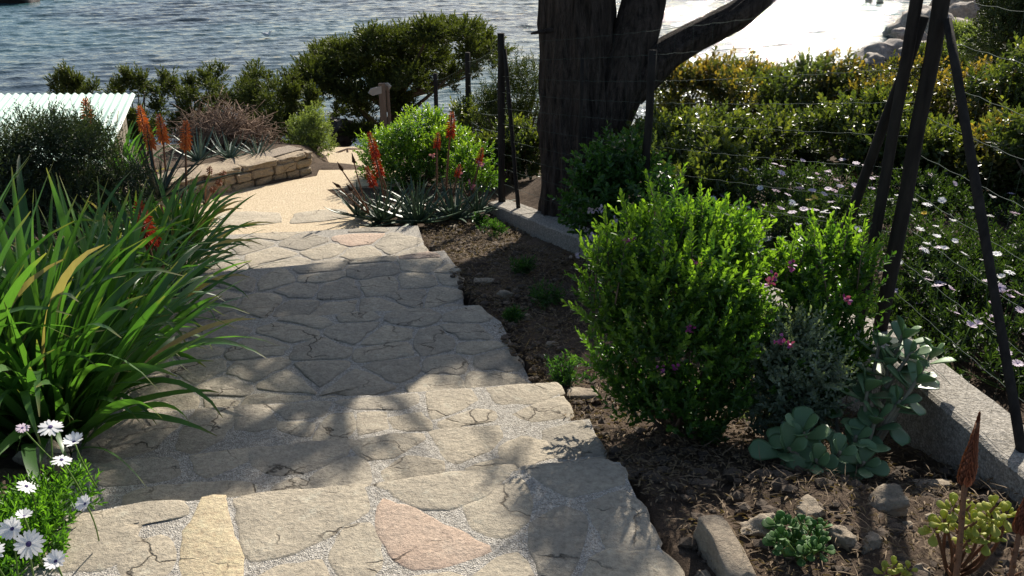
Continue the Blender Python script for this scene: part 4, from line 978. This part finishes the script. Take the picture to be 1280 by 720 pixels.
# junipers
def juniper(name, label, base, Cs, Ss, n, ll=.06, lw_=.017, L=.14, per=12, trunk_r=.07, group=None, limbs=None, mat='juniper'):
    root = thing(name, base, label, 'tree', group); Cs = np.array(Cs); Ss = np.array(Ss)
    B, D, Ln, ti, hf = lump_sprigs(Cs, Ss, n, L, .45, lo=-.6, shell=(.35, 1.))
    setp(link('crown', leaf_mesh('crown', *sprigs(B, D, Ln, per, ll, lw_, ti, hf, 48, 14, .35), 'diamond'), root, M[mat]), kind='stuff')
    g = Geo(); b = Vector(base)
    main = bez(b-Vector((0, 0, .15)), b.lerp(Vector(Cs.mean(0)), .4)+Vector((.05, 0, .1)), Vector(Cs.mean(0)), 8); g.tube(main, [trunk_r*(1-.6*i/7) for i in range(8)], 8)
    link('trunk', g.mesh('trunk'), root, M['twig']); g = Geo()
    for i in rng.choice(len(Cs), min(len(Cs), 14), replace=False):
        e = Vector(Cs[i]); s_ = main[random.randint(2, 6)]; g.tube(bez(s_, s_.lerp(e, .5)+Vector((0, 0, -.1)), e, 6), [trunk_r*.5*(1-.8*k/5) for k in range(6)], 5)
    link('branches', g.mesh('branches'), root, M['twig']); return root
# windswept juniper over the path: crown clumps traced along its outline, given depth
J = [(388, 92, 20), (402, 70, 22), (415, 112, 18), (378, 110, 12), (430, 62, 22), (450, 85, 26), (440, 115, 18), (468, 55, 24), (490, 80, 28), (500, 50, 22), (520, 70, 26), (540, 45, 22), (475, 110, 24), (455, 135, 16), (520, 100, 22), (548, 70, 20), (562, 36, 18), (580, 42, 18), (598, 40, 16), (612, 50, 14), (592, 60, 16), (612, 70, 12), (560, 95, 16), (500, 128, 18), (462, 158, 14), (390, 128, 8), (410, 88, 20), (425, 140, 10), (625, 60, 9), (590, 85, 12), (445, 165, 12)]
Cs = []; Ss = []
for (x1, y1, r_) in J:
    for _ in range(3):
        d_ = 17+random.uniform(-1.3, 1.3); c = pd(x1+random.uniform(-6, 6), y1+4+random.uniform(-5, 5), d_); s_ = r_/FPX*18*random.uniform(.75, 1.05); Cs.append(c); Ss.append((s_, s_, s_*.8))
jb = gp(pd(480, 160, 17.2).x, 17.2)
juniper('juniper_tree', 'large windswept juniper leaning over the path toward the sea', jb, Cs, Ss, 6500, .085, .03, .19, 12, .13)
for (x1, y1, d_, n_, sp, lab) in ((105, 118, 12.5, 5, 16, 'low juniper behind the corrugated roof ridge'), (165, 118, 13, 6, 18, 'juniper bush at the corner of the corrugated roof'), (235, 115, 13.5, 6, 18, 'juniper bush with pointed tips behind the dry shrub'), (290, 110, 14, 7, 20, 'taller juniper bush behind the dry brown shrub'), (335, 118, 13, 6, 18, 'juniper bush next to the pale green shrub'), (362, 135, 12.5, 5, 14, 'small juniper bush sloping down to the path')):
    Cs = []; Ss = []
    for i in range(n_*4):
        c = pd(x1+random.uniform(-36, 36), y1+random.uniform(-8, 55), d_+random.uniform(-.5, .5)); s_ = random.uniform(.7, 1.2)*sp/FPX*d_*.75; Cs.append(c); Ss.append((s_*.75, s_*.75, s_*1.0))
    for i in range(n_):      # pointed leaders
        c = pd(x1+random.uniform(-34, 34), y1-10+random.uniform(-8, 6), d_); Cs.append(c); Ss.append((.09, .09, .2))
    m = np.mean(Cs, 0); b = gp(m[0], m[1]); juniper('juniper_bush', lab, b, Cs, Ss, 900, .065, .02, .13, 11, .05, 'junipers above the cove')
# dark tree at the right edge, beyond the hedge
Cs = []; Ss = []
for i in range(46):
    c = pd(1232+random.uniform(0, 130), random.uniform(-90, 85), 11.5+random.uniform(-1., 1.)); s_ = random.uniform(.2, .42); Cs.append(c); Ss.append((s_, s_, s_*.85))
juniper('juniper_tree', 'dark juniper rising behind the lentisk hedge beyond the brace', gp(6.9, 11.5), Cs, Ss, 3000, .075, .026, .17, 12, .11, mat='cypress')
# dark shrub in front of the shed roof
cd = pd(72, 180, 5.0)
shrub('dark_shrub', 'dark fine-leaved rounded shrub in front of the corrugated roof', 'bush', (cd.x, cd.y, cd.z-.22), (.44, .42, .42), M['rosemary'], n=2300, L=.13, per=14, ll=.03, lw=.007, k=30, tipfrac=.5, upb=.6, size=(.32, .46))
cd = pd(-60, 190, 4.6)
shrub('dark_shrub', 'dark fine-leaved shrub spreading behind the upright strap leaves', 'bush', (cd.x, cd.y, cd.z-.22), (.42, .42, .45), M['rosemary'], n=1500, L=.13, per=14, ll=.03, lw=.007, k=24, tipfrac=.5, upb=.6, size=(.32, .46))
# pale shrub by the end of the stone wall
cp = pd(388, 172, 9.9)
shrub('pale_shrub', 'pale olive-green shrub at the end of the stone wall', 'bush', (cp.x, cp.y, cp.z-.06), (.24, .28, .46), M['olive'], n=520, L=.1, per=12, ll=.04, lw=.011, k=16, tipfrac=.7, upb=.8)
# dry brown shrub
cb = pd(280, 160, 9.6); base = Vector(gp(cb.x, cb.y)); root = thing('dry_shrub', base, 'dead brown twiggy shrub above the low stone wall', 'bush')
g = Geo()
for i in range(420):
    a_ = random.uniform(0, 6.28); r_ = random.random()**.5; e = Vector((cb.x+math.cos(a_)*r_*.62, cb.y+math.sin(a_)*r_*.45, cb.z-.28+(1-r_*r_)**.5*.55*random.uniform(.35, 1.05)))
    s_ = base+Vector((math.cos(a_)*.1, math.sin(a_)*.1, 0)); pts = bez(s_, s_.lerp(e, .5)+Vector((random.gauss(0, .07), random.gauss(0, .07), .1+random.gauss(0, .06))), e, 6)
    g.tube(pts, [.007, .006, .0055, .005, .004, .0025], 3)
    for _ in range(3):
        q = pts[random.randint(2, 5)]; g.tube([q, q+Vector((random.gauss(0, .06), random.gauss(0, .06), random.gauss(.02, .05))), q+Vector((random.gauss(0, .11), random.gauss(0, .11), random.gauss(.03, .08)))], [.004, .0035, .002], 3)
setp(link('twigs', g.mesh('twigs'), root, M['dry']), kind='stuff')

# ------------------------------------------------------------------ daisies
M['petal'] = m_plain('white_petal', (.78, .77, .76), (.84, .83, .83), 30, .6, .05, trans=.3)
M['petal_pink'] = m_plain('pale_pink_petal', (.6, .45, .56), (.74, .64, .72), 30, .6, .05, trans=.3)
M['petal_yellow'] = m_plain('yellow_petal', (.7, .5, .03), (.75, .55, .05), 30, .6, .05, trans=.3)
M['disc'] = m_plain('daisy_disc', (.06, .04, .16), (.12, .08, .22), 200, .7, .5)
M['gstem'] = m_plain('green_stem', (.08, .14, .03), (.12, .2, .04), 40, .6, .2)
def daisy_meshes(mat, cup, n=17):
    V = []; F = []
    for k in range(n):
        a_ = 2*math.pi*k/n+random.uniform(-.06, .06); c, s_ = math.cos(a_), math.sin(a_); l = random.uniform(.9, 1.05); el = cup+random.uniform(-.12, .12)
        for (t_, wd) in ((.14, .05), (.5, .12), (.82, .125), (1, .03)):
            zz = math.sin(el)*t_*l-.1*t_*t_+(.01 if k % 2 else 0); rr = math.cos(el)*t_*l
            V += [(rr*c-s_*wd, rr*s_+c*wd, zz), (rr*c+s_*wd, rr*s_-c*wd, zz)]
        o = k*8
        for i in range(3): F.append((o+2*i, o+2*i+1, o+2*i+3, o+2*i+2))
    me = mesh('flower', V, F); me.materials.append(mat); return me
bm = bmesh.new(); bmesh.ops.create_uvsphere(bm, u_segments=10, v_segments=6, radius=.19)
for v in bm.verts: v.co.z = v.co.z*.5+.04
DISC = bpy.data.meshes.new('flower_center'); bm.to_mesh(DISC); bm.free(); DISC.materials.append(M['disc'])
DM = {k: [daisy_meshes(M[k], c) for c in (.05, .3, .6)] for k in ('petal', 'petal_pink', 'petal_yellow')}
def daisy(root, p, kind, r, base=None, face=None):
    p = Vector(p); d = Vector(face) if face else Vector((random.gauss(.12, .25), random.gauss(.05, .3), 1)); d.normalize()
    mw = frame(Vector((random.random(), random.random(), .1)).cross(d), d, p, (r, r, r))
    f = link('flower', random.choice(DM[kind]), root, None, mw)
    c = link('flower_center', DISC, None, None, mw.copy()); adopt(c, f)
    b = Vector(base) if base else p+Vector((random.gauss(0, .03), random.gauss(0, .03), -.16))
    link('flower_stem', Geo().tube(bez(b, b.lerp(p, .6)+Vector((random.gauss(0, .012), random.gauss(0, .012), 0)), p, 5), .0022, 4).mesh('flower_stem'), root, M['gstem'])
def daisy_clump(label, c, r, n, fl, kind, per=11, ll=.03, group=None, lwid=.009, k=14, base=None, mat='daisy_leaf'):
    root, C, S = shrub('daisy_plant', label, 'daisies', c, r, M[mat], n=n, L=.07, per=per, ll=ll, lw=lwid, k=k, tipfrac=.7, upb=.9, group=group, stem_r=.004, stem_mat=M['gstem'], size=(.3, .5), base=base)
    if group:
        gz_ = zg(c[0], c[1])
        for _ in range(16):
            a_ = random.uniform(0, 6.28); q_ = random.random()**.5*1.1; x_, y_ = c[0]+math.cos(a_)*r[0]*q_, c[1]+math.sin(a_)*r[1]*q_
            fl = list(fl)+[Vector((x_, y_, zg(x_, y_)+random.uniform(.17, .27)))]
    for f in [f for f in fl if isinstance(f[1], str) or f[0] > float(wall_x(f[1]))+.32]: daisy(root, *f) if isinstance(f[1], str) else daisy(root, f, kind, random.uniform(.021, .03))
    return root
b0 = gp(-1.36, 1.95)
cam_face = (.15, -.75, .75)
daisy_clump('white daisies with purple centres at the corner of the top step', (-1.4, 1.93, 0.0), (.23, .3, .075), 560,
  [(pz(63, 534, .2), 'petal', .036), (pz(93, 553, .2), 'petal', .034), (pz(77, 575, .2), 'petal', .028), (pz(33, 608, .2), 'petal', .026), (pz(107, 630, .18), 'petal', .027, None, (-.2, -.5, .8)), (pz(28, 535, .18), 'petal_pink', .02),
   (pz(30, 646, .2), 'petal', .024), (pz(16, 661, .21), 'petal', .034, None, (.1, -.7, .7)), (pz(36, 680, .21), 'petal', .036, None, (.1, -.8, .6)), (pz(70, 702, .2), 'petal', .03, None, (.1, -.4, .9)), (pz(-12, 690, .2), 'petal', .033)], 'petal', ll=.03, lwid=.009, k=18, base=b0)
# daisies behind the fence: clumps with flowers over them
def field_flowers(lst, h=.0):
    return [pz(x1, y1, z1) for x1, y1, z1 in lst]
DF = [('pale pink daisies nearest the leaning brace beyond the fence', (2.05, 3.1), (.5, .5, .16), [(1195, 470), (1212, 488), (1222, 405), (1160, 350), (1172, 358), (1188, 362), (1240, 380), (1256, 440), (1272, 455), (1248, 410), (1275, 388), (1225, 460), (1213, 408), (1238, 402), (1262, 372)], 'petal_pink', .12),
      ('white daisies behind the double corner post', (1.75, 3.75), (.45, .4, .16), [(1115, 362), (1138, 352), (1160, 345), (1175, 355), (1190, 350), (1110, 375), (1130, 310), (1140, 322), (1155, 320)], 'petal_pink', .05),
      ('white daisies beside the smaller flowering bush', (1.45, 4.45), (.45, .4, .14), [(975, 300), (985, 308), (968, 312), (995, 296), (960, 318), (958, 298), (1000, 310), (980, 318)], 'petal', -.05),
      ('lilac daisies in the shade of the lentisk', (1.85, 5.5), (.6, .45, .14), [(970, 238), (985, 243), (1000, 236), (1015, 240), (1030, 243), (1043, 238), (975, 262), (990, 265), (1005, 262), (1018, 262), (1038, 252), (965, 270), (955, 258), (1048, 246)], 'petal_pink', -.1),
      ('daisies growing against the end of the near wall outside the fence', (2.35, 2.55), (.5, .45, .16), [(1262, 472), (1278, 486), (1270, 500), (1252, 488)], 'petal_pink', .1),
      ('daisies in the open patch between brace and lentisk hedge', (2.75, 3.35), (.55, .5, .16), [], 'petal', .02),
      ('daisies under the lentisk farthest from the trunk', (3.2, 4.6), (.6, .5, .16), [], 'petal_pink', .02),
      ('daisies beside the yellow ones', (1.8, 4.85), (.5, .45, .14), [], 'petal', .02),
      ('leafy daisies in the middle of the patch', (2.05, 4.0), (.5, .45, .14), [], 'petal', .02),
      ('daisies half hidden behind the flowering bush', (1.3, 3.95), (.4, .4, .14), [], 'petal', .02),
      ('white daisies growing at the foot of the climber', (1.15, 5.15), (.45, .45, .14), [], 'petal', .02),
      ('daisies thickest along the shaded hedge foot', (2.55, 5.4), (.6, .5, .14), [], 'petal_pink', .02),
      ('leafy daisy clump with few flowers along the lentisk hedge', (2.5, 4.3), (.6, .5, .16), [(1205, 318), (1230, 326), (1180, 312), (1262, 340), (1245, 318)], 'petal', .02)]
for lab, (x0, y0), rr, fl, kd, dz in DF:
    gz = zg(x0, y0)
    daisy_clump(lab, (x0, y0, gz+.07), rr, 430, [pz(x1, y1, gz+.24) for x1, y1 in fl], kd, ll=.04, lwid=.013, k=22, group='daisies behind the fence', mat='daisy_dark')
r0 = thing('yellow_daisy', gp(1.95, 5.2), 'few yellow daisies among the lilac ones', 'daisies')
for (x1, y1) in ((1012, 249), (1018, 247), (1072, 255), (1155, 268)): p = pz(x1, y1, -.02); daisy(r0, p, 'petal_yellow', .024)

# ------------------------------------------------------------------ succulents
M['succulent'] = m_blade('succulent_leaf', (.085, .16, .07), (.15, .245, .105), (.36, .36, .1), .15, .42)
M['jade'] = m_blade('jade_leaf', (.04, .11, .02), (.085, .19, .03), (.2, .2, .05), .25, .6)
M['jade_yellow'] = m_blade('yellow_jade_leaf', (.28, .3, .04), (.42, .4, .07), (.5, .4, .12), .3, .6)
def pad_mesh(w_, thick, curl):
    # obovate fleshy leaf: narrow foot, broad rounded end
    V = []; F = []; T = []; n = 9; m_ = 8
    for i in range(n+1):
        t_ = i/n; wd = w_*.5*(.16+.84*math.sin(min(1, t_*1.05)**1.25*math.pi*.62)**1.1)*(max(0., 1-t_**7)**.5)+.004
        th = thick*(.35+.65*math.sin(min(t_*1.1, 1)*math.pi*.8))*(max(0., 1-t_**6)**.5)+.002
        for k in range(m_):
            a_ = 2*math.pi*k/m_; V.append((wd*math.cos(a_), t_, th*math.sin(a_)*.5+curl*(t_*t_)*.3+abs(math.cos(a_))**2*wd*.25)); T.append(.25+.7*t_**6)
    for i in range(n):
        for k in range(m_): F.append((i*m_+k, i*m_+(k+1) % m_, (i+1)*m_+(k+1) % m_, (i+1)*m_+k))
    F.append(tuple(range(m_-1, -1, -1))); F.append(tuple(n*m_+k for k in range(m_)))
    me = mesh('leaf', V, F); at_ = me.attributes.new('tip', 'FLOAT', 'POINT'); at_.data.foreach_set('value', np.array(T, np.float32)); return me
def padset(mat, w_, th):
    o = []
    for c in (-.3, .1, .5):
        me = pad_mesh(w_, th, c); me.materials.append(mat); o.append(me)
    return o
SU = padset(M['succulent'], .74, .1); JA = padset(M['jade'], .72, .2); JY = padset(M['jade_yellow'], .62, .3)
def head_of_leaves(root, c, d, n, L, S, t0=15, t1=80):
    c = Vector(c); d = Vector(d).normalized(); u = d.cross(Vector((.2, .9, .3))).normalized(); v = d.cross(u)
    for i in range(n):
        q = (i+.5)/n; a_ = (i % 2)*math.pi+(i//2)*math.pi/2+random.uniform(-.25, .25); tl = R(t0+(t1-t0)*q+random.uniform(-8, 8))
        o = u*math.cos(a_)+v*math.sin(a_); dd = d*math.cos(tl)+o*math.sin(tl); l = L*(.55+.5*q)*random.uniform(.85, 1.12)
        link('leaf', random.choice(S), root, None, frame(dd, d*math.sin(tl)-o*math.cos(tl), c-d*L*.75*q+o*.006, (l, l, l)))
def succulent(name, label, base, heads, n, L, S, sr, mat_stem, tl=(15, 80)):
    root = thing(name, base, label, 'succulent'); g = Geo(); b = Vector(base)
    for h in heads:
        h = Vector(h); m_ = b.lerp(h, .5)+Vector((random.gauss(0, .03), random.gauss(0, .03), -.03)); g.tube(bez(b-Vector((0, 0, .02)), m_, h, 8), [sr*(1-.45*i/7) for i in range(8)], 7)
        d = (h-m_).normalized()+Vector((random.gauss(0, .15), -.35+random.gauss(0, .15), .9)); head_of_leaves(root, h, d, n, L*random.uniform(.85, 1.15), S, *tl)
    link('stem', g.mesh('stem'), root, mat_stem); return root
sb = gpx(1065, 600)
succulent('fleshy_succulent', 'grey-green succulent with broad rounded leaves against the concrete wall', sb,
  [pd(1000, 535, 2.45), pd(985, 560, 2.4), pd(1070, 545, 2.5), pd(1095, 520, 2.55), pd(1050, 565, 2.4), pd(1110, 450, 2.75), pd(1140, 440, 2.75), pd(1150, 470, 2.65), pd(1085, 480, 2.65), pd(1125, 500, 2.6), pd(1165, 440, 2.8), pd(1020, 575, 2.35), pd(1080, 578, 2.4), pd(1045, 475, 2.75), pd(1100, 425, 2.8), pd(1130, 415, 2.85)], 8, .108, SU, .011, m_plain('succulent_stem', (.16, .15, .1), (.24, .21, .15), 50, .7), (25, 100))
jb_ = gpx(1000, 700)
succulent('jade_plant', 'small bright green jade plant among the edging rocks', jb_, [pd(970+random.uniform(0, 62), 648+random.uniform(0, 45), 1.86+random.uniform(-.04, .12)) for _ in range(28)], 9, .034, JA, .006, M['gstem'])
jy = gpx(1190, 715)
succulent('jade_plant', 'leggy yellowish jade plant in front of the concrete wall', jy, [pd(x1, y1, 1.72+random.uniform(-.06, .08)) for x1, y1 in ((1180, 650), (1195, 632), (1205, 655), (1215, 640), (1225, 662), (1240, 645), (1250, 660), (1235, 672), (1212, 675), (1245, 632), (1170, 660), (1258, 640), (1220, 652))], 9, .034, JY, .006, M['stalk'])
js = gpx(1120, 724)
succulent('jade_plant', 'yellow jade seedling low in front of the rocks', js, [pd(x1, y1, 1.66) for x1, y1 in ((1108, 714), (1118, 708), (1126, 716), (1136, 712))], 7, .025, JY, .004, M['stalk'])
# weeds in bare soil
for (x1, y1, s_, lab) in ((615, 300, .13, 'weedy tuft beside the concrete wall end'), (655, 345, .1, 'small weed in soil near the turquoise scrap'), (680, 385, .12, 'brownish weed in bare soil beside the flowering bush'), (600, 285, .1, 'low weed at the aloe side of the bed'), (700, 480, .13, 'green weed at the foot of the flowering bush'), (640, 405, .07, 'tiny weed between soil clods beside the steps')):
    b = gpx(x1, y1)
    shrub('weed', lab, 'weed', (b[0], b[1], b[2]+s_*.5), (s_*.7, s_*.7, s_*.5), M['vine'], n=70, L=.06, per=8, ll=.028, lw=.009, k=8, tipfrac=.3, upb=.8, group='weeds in the bed', stem_r=.003, stem_mat=M['gstem'])

# ------------------------------------------------------------------ stone retaining wall by the landing
wa, wb = Vector((-3.42, 7.05, 0)), Vector((-2.06, 8.86, 0)); wd_ = (wb-wa).normalized(); wn = Vector((-wd_.y, wd_.x, 0)); WL = (wb-wa).length
rw = thing('retaining_wall', ((wa.x+wb.x)/2, (wa.y+wb.y)/2, zl(8)-.02), 'low rubble stone retaining wall beside the sunny landing', 'wall')
def wz(s): p = wa+wd_*s; return zl(p.y)-.03
core = box_mesh('core', WL-.06, .26, .24, .02); 
mw = Matrix.Translation((wa+wb)/2+wn*.17+Vector((0, 0, wz(WL/2)-.02))) @ Matrix.Rotation(math.atan2(wd_.y, wd_.x), 4, 'Z')
link('core', core, rw, m_mortar('wall_mortar', (.3, .22, .14), (.38, .29, .19)), mw)
def wstone(s, l, h, z, dep, out, seed):
    p = wa+wd_*(s+l/2)+wn*(dep/2-.03-out); me = block_mesh('stone', (l*.5, dep*.5, h*.5), seed); me.polygons.foreach_set('use_smooth', [False]*len(me.polygons))
    link('stone', me, rw, M['wallstone'], Matrix.Translation((p.x, p.y, wz(s+l/2)+z+h/2)) @ Matrix.Rotation(math.atan2(wd_.y, wd_.x)+random.uniform(-.05, .05), 4, 'Z') @ Matrix.Rotation(random.uniform(-.06, .06), 4, 'Y'))
sd = 100
for row, (z0, h) in enumerate(((0, .1), (.1, .085))):
    s_ = -.03*row
    while s_ < WL-.05:
        l = random.uniform(.13, .3); l = min(l, WL-s_); sd += 1
        wstone(s_, l-.012, h*random.uniform(.9, 1.06), z0, .2, random.uniform(0, .025), sd); s_ += l
s_ = 0
while s_ < WL-.05:
    l = min(random.uniform(.28, .46), WL-s_); sd += 1; wstone(s_, l-.008, .065, .185, .36, .01, sd); s_ += l

# ------------------------------------------------------------------ shed with corrugated roof
sh = thing('shed', (-6.2, 9.2, zg(-6.2, 9.2)), 'shed with a pale green corrugated roof below the dark shrub', 'shed')
X1 = pd(170, 122, 10.2).x; X0 = X1-3.7; pit = .076; nC = int((X1-X0)/pit*8); xs = np.linspace(X0, X1, nC+1)
V = []; 
for yy, zz in ((10.2, -.50), (9.1, -.62), (8.0, -.74)):
    for lay in (0, -.004):
        V += [(x_, yy, zz+lay+.011*math.sin((x_-X0)/pit*2*math.pi)) for x_ in xs]
w1 = nC+1; F = []
for r_ in range(2):
    for i in range(nC):
        a_ = r_*2*w1+i; F.append((a_, a_+1, a_+2*w1+1, a_+2*w1)); F.append((a_+w1, a_+3*w1, a_+3*w1+1, a_+w1+1))
for rr_ in (0, 4):
    for i in range(nC): F.append((rr_*w1+i, rr_*w1+w1+i, rr_*w1+w1+i+1, rr_*w1+i+1))
link('roof_sheet', mesh('roof_sheet', V, F), sh, m_plain('green_roof_sheet', (.3, .43, .375), (.38, .49, .43), 5, .45, .1, spec=.4))
M['board'] = m_plain('grey_board', (.2, .17, .13), (.3, .26, .2), 12, .8, .4, scl=(1, 1, .15))
for i in range(12):
    yy = 8.2+i*.162; zt = -.74+(yy-8.0)*.109-.03; gz = zg(X1-.12, yy); link('plank', box_mesh('plank', .03, .155, zt-gz+.1, .004), sh, M['board'], Matrix.Translation((X1-.12, yy, gz-.1)))
for i in range(22):
    xx = X0+.1+i*.162; 
    for yy, zt in ((8.12, -.76), (10.08, -.55)):
        gz = zg(xx, yy); link('plank', box_mesh('plank', .155, .03, zt-gz+.1, .004), sh, M['board'], Matrix.Translation((xx, yy, gz-.1)))

TS = Matrix.Translation((X1, 10.2, -.5)) @ Matrix.Rotation(R(13), 4, 'Z') @ Matrix.Rotation(R(2.5), 4, 'Y') @ Matrix.Translation((-X1, -10.2, .5))
for o_ in [o for o in col.objects if o.parent == sh]: o_.matrix_basis = TS @ o_.matrix_basis
# ------------------------------------------------------------------ sign post, handrail, far rocks
M['wood'] = m_plain('grey_brown_wood', (.2, .14, .1), (.3, .22, .16), 10, .8, .4, scl=(2, 2, .2))
M['pale_wood'] = m_plain('pale_sign_board', (.42, .37, .31), (.5, .45, .38), 10, .7, .3)
tp = pd(477, 104, 15.0); gz = zg(tp.x, tp.y)
sp = thing('signpost', (tp.x, tp.y, gz), 'wooden signpost with short boards behind the round bush', 'signpost')
link('post', box_mesh('post', .11, .08, tp.z-gz+.2, .01), sp, M['wood'], Matrix.Translation((tp.x, tp.y, gz-.2)))
link('post', box_mesh('post', .05, .05, tp.z-gz+.15, .008), sp, M['wood'], Matrix.Translation((tp.x+.09, tp.y+.05, gz-.2)))
def arrow(l, h, th):
    bm = bmesh.new(); P = [(-l/2, -h/2), (l/2-.06, -h/2), (l/2, 0), (l/2-.06, h/2), (-l/2, h/2)]
    a_ = [bm.verts.new((x_, -th/2, z_)) for x_, z_ in P]; b_ = [bm.verts.new((x_, th/2, z_)) for x_, z_ in P]; bm.faces.new(a_); bm.faces.new(b_[::-1])
    for i in range(5): bm.faces.new((a_[i], b_[i], b_[(i+1) % 5], a_[(i+1) % 5]))
    bmesh.ops.recalc_face_normals(bm, faces=bm.faces[:]); me = bpy.data.meshes.new('sign_board'); bm.to_mesh(me); bm.free(); return me
link('sign_board', arrow(.24, .12, .03), sp, M['pale_wood'], Matrix.Translation((tp.x+.05, tp.y+.07, tp.z-.07)) @ Matrix.Rotation(R(-25), 4, 'Z') @ Matrix.Rotation(R(-8), 4, 'Y'))
link('sign_board', arrow(.26, .12, .03), sp, M['pale_wood'], Matrix.Translation((tp.x-.1, tp.y-.06, tp.z-.12)) @ Matrix.Rotation(R(200), 4, 'Z') @ Matrix.Rotation(R(10), 4, 'Y'))
hr = thing('handrail', gp(pd(435, 195, 12).x, 12), 'thin brown handrail beside the lower path', 'handrail')
q = [pd(416, 193, 11.7), pd(434, 186, 11.9), pd(460, 186, 12.2)]
link('rail', Geo().tube(q, .014, 6).mesh('rail'), hr, M['wood'])
for v in (q[1], q[2]): link('post', Geo().tube([(v.x, v.y, zg(v.x, v.y)-.3), v], .015, 6).mesh('post'), hr, M['wood'])
def bigrock(px_, py_, d_, s, mat, lab, seed, sub=4):
    c = pd(px_, py_, d_); o = setp(link('rock' if d_ < 30 else 'shore_rock', rock_mesh('rock', s, seed, 14, sub, .26), None, M[mat], Matrix.Translation(c) @ Matrix.Rotation(seed*.7, 4, 'Z')), lab, 'rock'); return o
bigrock(424, 163, 16.5, (.4, .4, .36), 'darkrock', 'dark rounded rock beside the lower path under the juniper', 5)
for i, (x1, y1, d_, s, lab) in enumerate(((1150, 30, 70, (3.5, 3, 2), 'broad pale shore rock seen between the corner posts'), (1185, 42, 62, (3, 2.5, 1.7), 'pale shore rock right of the corner posts'), (1110, 66, 57, (2.2, 2, 1.2), 'low shore rock at the edge of the glitter'), (1135, 52, 60, (2, 2, 1.4), 'rounded shore rock behind the corner posts'), (1190, 12, 72, (2.6, 2.2, 2.2), 'upright grey shore rock on the point'), (1215, 28, 66, (3, 2.6, 2.2), 'shore rock partly hidden by scrub'), (1222, 55, 55, (2.6, 2.2, 1.6), 'shore rock below the dark juniper'), (1160, 70, 52, (2.4, 2, 1.3), 'shore rock just above the lentisk hedge'), (1090, 78, 54, (1.4, 1.4, .6), 'small shore rock in the bright water'))):
    bigrock(x1, y1, d_, s, 'shore', lab, 20+i)
for i, (x1, y1, s, lab) in enumerate(((14, 0, (3, 2.5, 1.), 'dark sea rock off the cove'), (58, -6, (2.4, 2.0, .7), 'low dark sea rock beside the bigger one'), (1087, 1, (.4, .4, .4), 'small dark rock out in the glitter'), (1101, 2, (.5, .4, .35), 'second small dark rock out in the glitter'))):
    c = pz(x1, y1, SEA+.2); setp(link('sea_rock', rock_mesh('sea_rock', s, 50+i, 8, 3, .12), None, M['darkrock'], Matrix.Translation((c.x, c.y, SEA+.15))), lab, 'rock')
# scrub on the point
for i, (x1, y1, d_, r_, lab) in enumerate(((1205, 50, 40, 1.2, 'grey scrub bush on the shore slope'), (1180, 75, 34, 1.0, 'green scrub bush above the shore rocks'), (1230, 60, 30, 1.2, 'scrub bush below the dark juniper on the slope'), (1250, 20, 50, 2., 'large scrub bush on the rocky point'))):
    c = pd(x1, y1, d_); shrub('scrub_bush', lab, 'bush', (c.x, c.y, c.z), (r_, r_, r_*.6), M['olive'] if i % 2 == 0 else M['hedge_green'], n=420, L=.35, per=10, ll=.16, lw=.06, k=16, tipfrac=.5, group='scrub on the shore slope', base=(c.x, c.y, min(zg(c.x, c.y), c.z-r_*.5)))
# gull on the water
gc = pz(334, 46, SEA); 
gl = thing('gull', (gc.x, gc.y, SEA), 'white gull floating on the open water', 'bird')
M['gull'] = m_plain('white_feathers', (.75, .75, .74), (.82, .82, .81), 20, .7, .1); M['gull_wing'] = m_plain('grey_feathers', (.42, .44, .47), (.5, .52, .55), 20, .7, .1)
pts = [(-.3, 0, .16), (-.22, 0, .13), (-.1, 0, .1), (.05, 0, .1), (.16, 0, .14), (.2, 0, .22), (.22, 0, .29), (.27, 0, .31), (.31, 0, .31)]
T4 = Matrix.Translation((gc.x, gc.y, SEA+.02)) @ Matrix.Rotation(R(-15), 4, 'Z') @ Matrix.Scale(1.3, 4)
link('body', Geo().tube([Vector(p) for p in pts], [.015, .06, .105, .11, .085, .055, .055, .05, .02], 12).mesh('body'), gl, M['gull'], T4)
for s_ in (-1, 1): link('wing', Geo().tube([Vector((.1, s_*.08, .15)), Vector((-.05, s_*.1, .17)), Vector((-.25, s_*.05, .18)), Vector((-.38, s_*.02, .18))], [.03, .05, .03, .008], 8).mesh('wing'), gl, M['gull_wing'], T4)
link('beak', Geo().tube([Vector((.3, 0, .31)), Vector((.36, 0, .3))], [.014, .004], 6).mesh('beak'), gl, M['petal_yellow'], T4)
